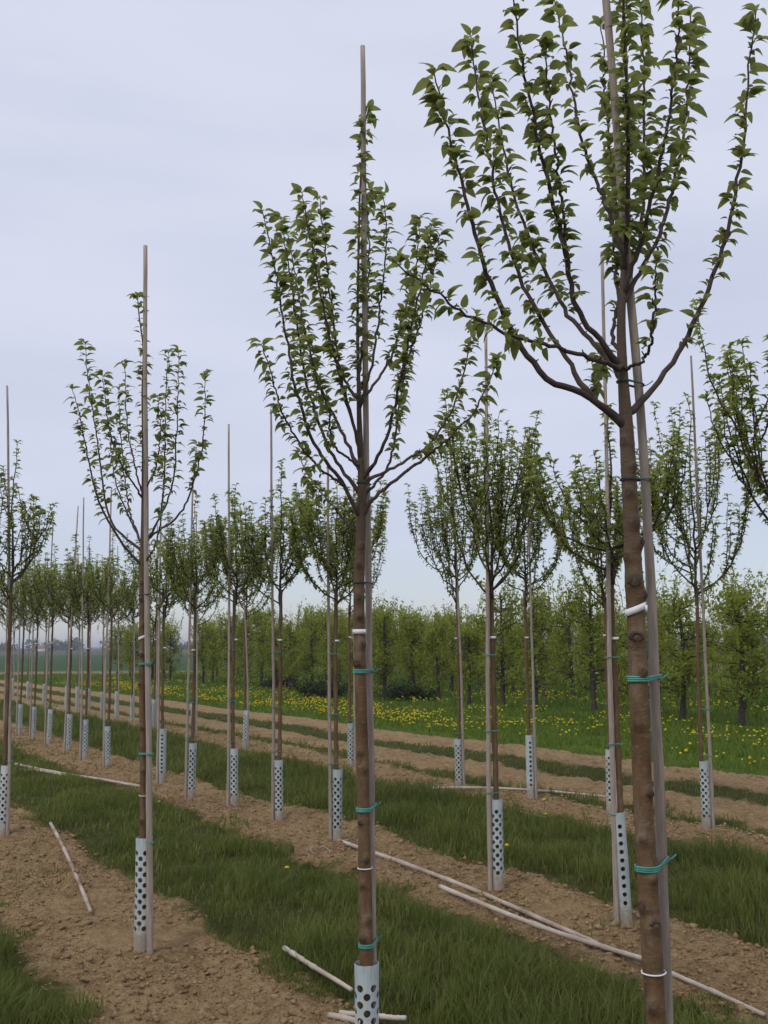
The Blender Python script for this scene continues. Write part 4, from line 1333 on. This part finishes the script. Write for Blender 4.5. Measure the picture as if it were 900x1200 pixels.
for rown, n_, a0, a1 in ((0, 16.4, 10.8, 63), (1, 20.2, 12.6, 63), (2, 24.2, 14.5, 62), (3, 28.2, 16.5, 62)):
    a = a0
    while a < a1:
        w = na(n_ + rnd.normal(0, .12), a + rnd.normal(0, .12))
        if w[1] < 57 and rnd.random() > (.06 if rown == 0 else .03):
            k = int(rnd.integers(0, 6))
            t = thing('orchard_tree', ['fresh green orchard tree in the row bordering the dandelion meadow', 'fresh green orchard tree in the second orchard row',
                      'fresh green orchard tree in the third orchard row', 'fresh green orchard tree in the back orchard row'][rown], 'tree', (w[0], w[1], gz(w)), 'orchard trees in rows')
            obj('trunk', ORCH[k][0], t); c = obj('crown', ORCH[k][1], t)
            s_ = rnd.uniform(.84, 1.12)
            t.scale = (s_, s_, s_ * rnd.uniform(.9, 1.1))
            t.rotation_euler[2] = rnd.choice([0, math.pi]) + rnd.normal(0, .15)
        a += 1.52

def shrub(px, wid, hh, label, seed):
    rnd = np.random.default_rng(seed)
    g_ = gnd(*px)
    t = thing('low_shrub', label, 'shrub', (g_[0], g_[1], gz(g_)))
    ms, ml = MB(), MB()
    LP = []
    for b in range(46):
        az = rnd.uniform(0, 6.28)
        e = np.array([math.cos(az) * wid * rnd.uniform(.2, 1), math.sin(az) * .55 * rnd.uniform(.2, 1), hh * rnd.uniform(.4, 1)])
        e[2] *= 1 - .55 * (abs(e[0]) / wid) ** 2
        p = smooth_path(np.array([[e[0] * .3, e[1] * .3, -.03], [e[0] * .7, e[1] * .7, e[2] * .6], e]), 8)
        ms.tube(p, np.linspace(.012, .003, 8), 4)
        tt = rnd.uniform(.2, 1, 70)
        q_ = np.stack([np.interp(tt * 7, np.arange(8), p[:, c]) for c in range(3)], 1)
        LP.append(q_ + rnd.normal(0, .07, q_.shape))
    LP = np.vstack(LP); LP[:, 2] = np.maximum(LP[:, 2], .02)
    scatter(ml, LEAF_TINY, LP, frames(rnd.normal(0, 1, LP.shape), rnd), rnd.uniform(.05, .1, len(LP)), 0)
    obj('stem', ms.mesh('stem', [M['old_bark']], True), t)
    obj('crown', ml.mesh('crown', [M['leaf_dark']]), t)
shrub((378, 818), 1.1, .75, 'dark low bush before the orchard, behind the middle-row trees', 801)
shrub((478, 822), 1.0, .6, 'dark low bush before the orchard, right behind the vase-shaped tree', 802)
shrub((330, 806), .8, .5, 'small dark low bush at the orchard edge', 803)

# ------------------------------------------------------------------ far land
rnd = np.random.default_rng(5)
mb = MB(); LP, LS = [], []
x = -420.0
while x < 420:
    Yd = 430 + rnd.uniform(-25, 40)
    hh = rnd.uniform(2.2, 5.2) * (1.25 if rnd.random() < .15 else 1)
    wd = rnd.uniform(3, 8)
    k = int(150)
    u = rnd.normal(0, 1, (k, 3)); u /= np.linalg.norm(u, axis=1)[:, None]
    u *= rnd.uniform(.6, 1.05, (k, 1))
    LP.append(np.array([x, Yd, hh * .5]) + u * [wd * .55, 3, hh * .52]); LS.append(np.full(k, 1.5))
    mb.tube(np.array([(x, Yd, -.5), (x, Yd, hh * .5)]), .25, 5, 0)
    x += wd * rnd.uniform(.5, 1.0)
LP = np.vstack(LP); LP[:, 2] = np.maximum(LP[:, 2], .1)
scatter(mb, LEAF_TINY, LP, frames(rnd.normal(0, 1, LP.shape), rnd), np.concatenate(LS) * rnd.uniform(.6, 1.2, len(LP)), 1)
o = obj('distant_wood', mb.mesh('distant_wood', [M['old_bark'], M['far_wood']])); o['kind'] = 'stuff'
tag(o, 'dark line of distant trees on the horizon beyond the crop field', 'wood')

sx, sy = at(49, 763, 400)[:2]
t = thing('farm_shed', 'tiny white farm shed in front of the distant tree line', 'building', (sx, sy, 0))
w2, d2, hw_ = 1.6, 1.3, 1.3
V = np.array([(-w2, -d2, -.2), (w2, -d2, -.2), (w2, d2, -.2), (-w2, d2, -.2), (-w2, -d2, hw_), (w2, -d2, hw_), (w2, d2, hw_), (-w2, d2, hw_), (-w2, 0, hw_ + .8), (w2, 0, hw_ + .8)])
obj('wall', mesh_np('wall', V, [np.array([(0, 1, 5, 4), (1, 2, 6, 5), (2, 3, 7, 6), (3, 0, 4, 7)]), np.array([(4, 7, 8), (6, 5, 9)])], [M['plaster']]), t)
e = .25
V = np.array([(-w2 - e, -d2 - e, hw_ - .12), (w2 + e, -d2 - e, hw_ - .12), (w2 + e, 0, hw_ + .85), (-w2 - e, 0, hw_ + .85), (-w2 - e, d2 + e, hw_ - .12), (w2 + e, d2 + e, hw_ - .12)])
V = np.vstack([V, V + [0, 0, .12]])
obj('roof', mesh_np('roof', V, [np.array([(0, 1, 2, 3), (3, 2, 5, 4), (7, 6, 9, 8), (8, 9, 10, 11), (0, 6, 7, 1), (4, 5, 11, 10), (0, 3, 9, 6), (3, 4, 10, 9), (1, 7, 8, 2), (2, 8, 11, 5)])], [M['tile']]), t)

# ------------------------------------------------------------------ the air
mt, nt, out = new_mat('pale_haze')
pv = nt.nodes.new('ShaderNodeVolumePrincipled')
pv.inputs['Color'].default_value = (.86, .91, 1.0, 1)
pv.inputs['Density'].default_value = .0007
pv.inputs['Anisotropy'].default_value = .2
nt.links.new(pv.outputs[0], out.inputs['Volume'])
x0, x1, y0, y1, z0, z1 = -1800, 1800, -400, 2900, -3.0, 9.0
V = np.array([(x, y_, z) for z in (z0, z1) for y_ in (y0, y1) for x in (x0, x1)])
hz = obj('haze', mesh_np('haze', V, [np.array([(0, 2, 3, 1), (4, 5, 7, 6), (0, 1, 5, 4), (1, 3, 7, 5), (3, 2, 6, 7), (2, 0, 4, 6)])], [mt]))
hz['kind'] = 'stuff'
tag(hz, 'thin pale haze in the air over the fields', 'haze')
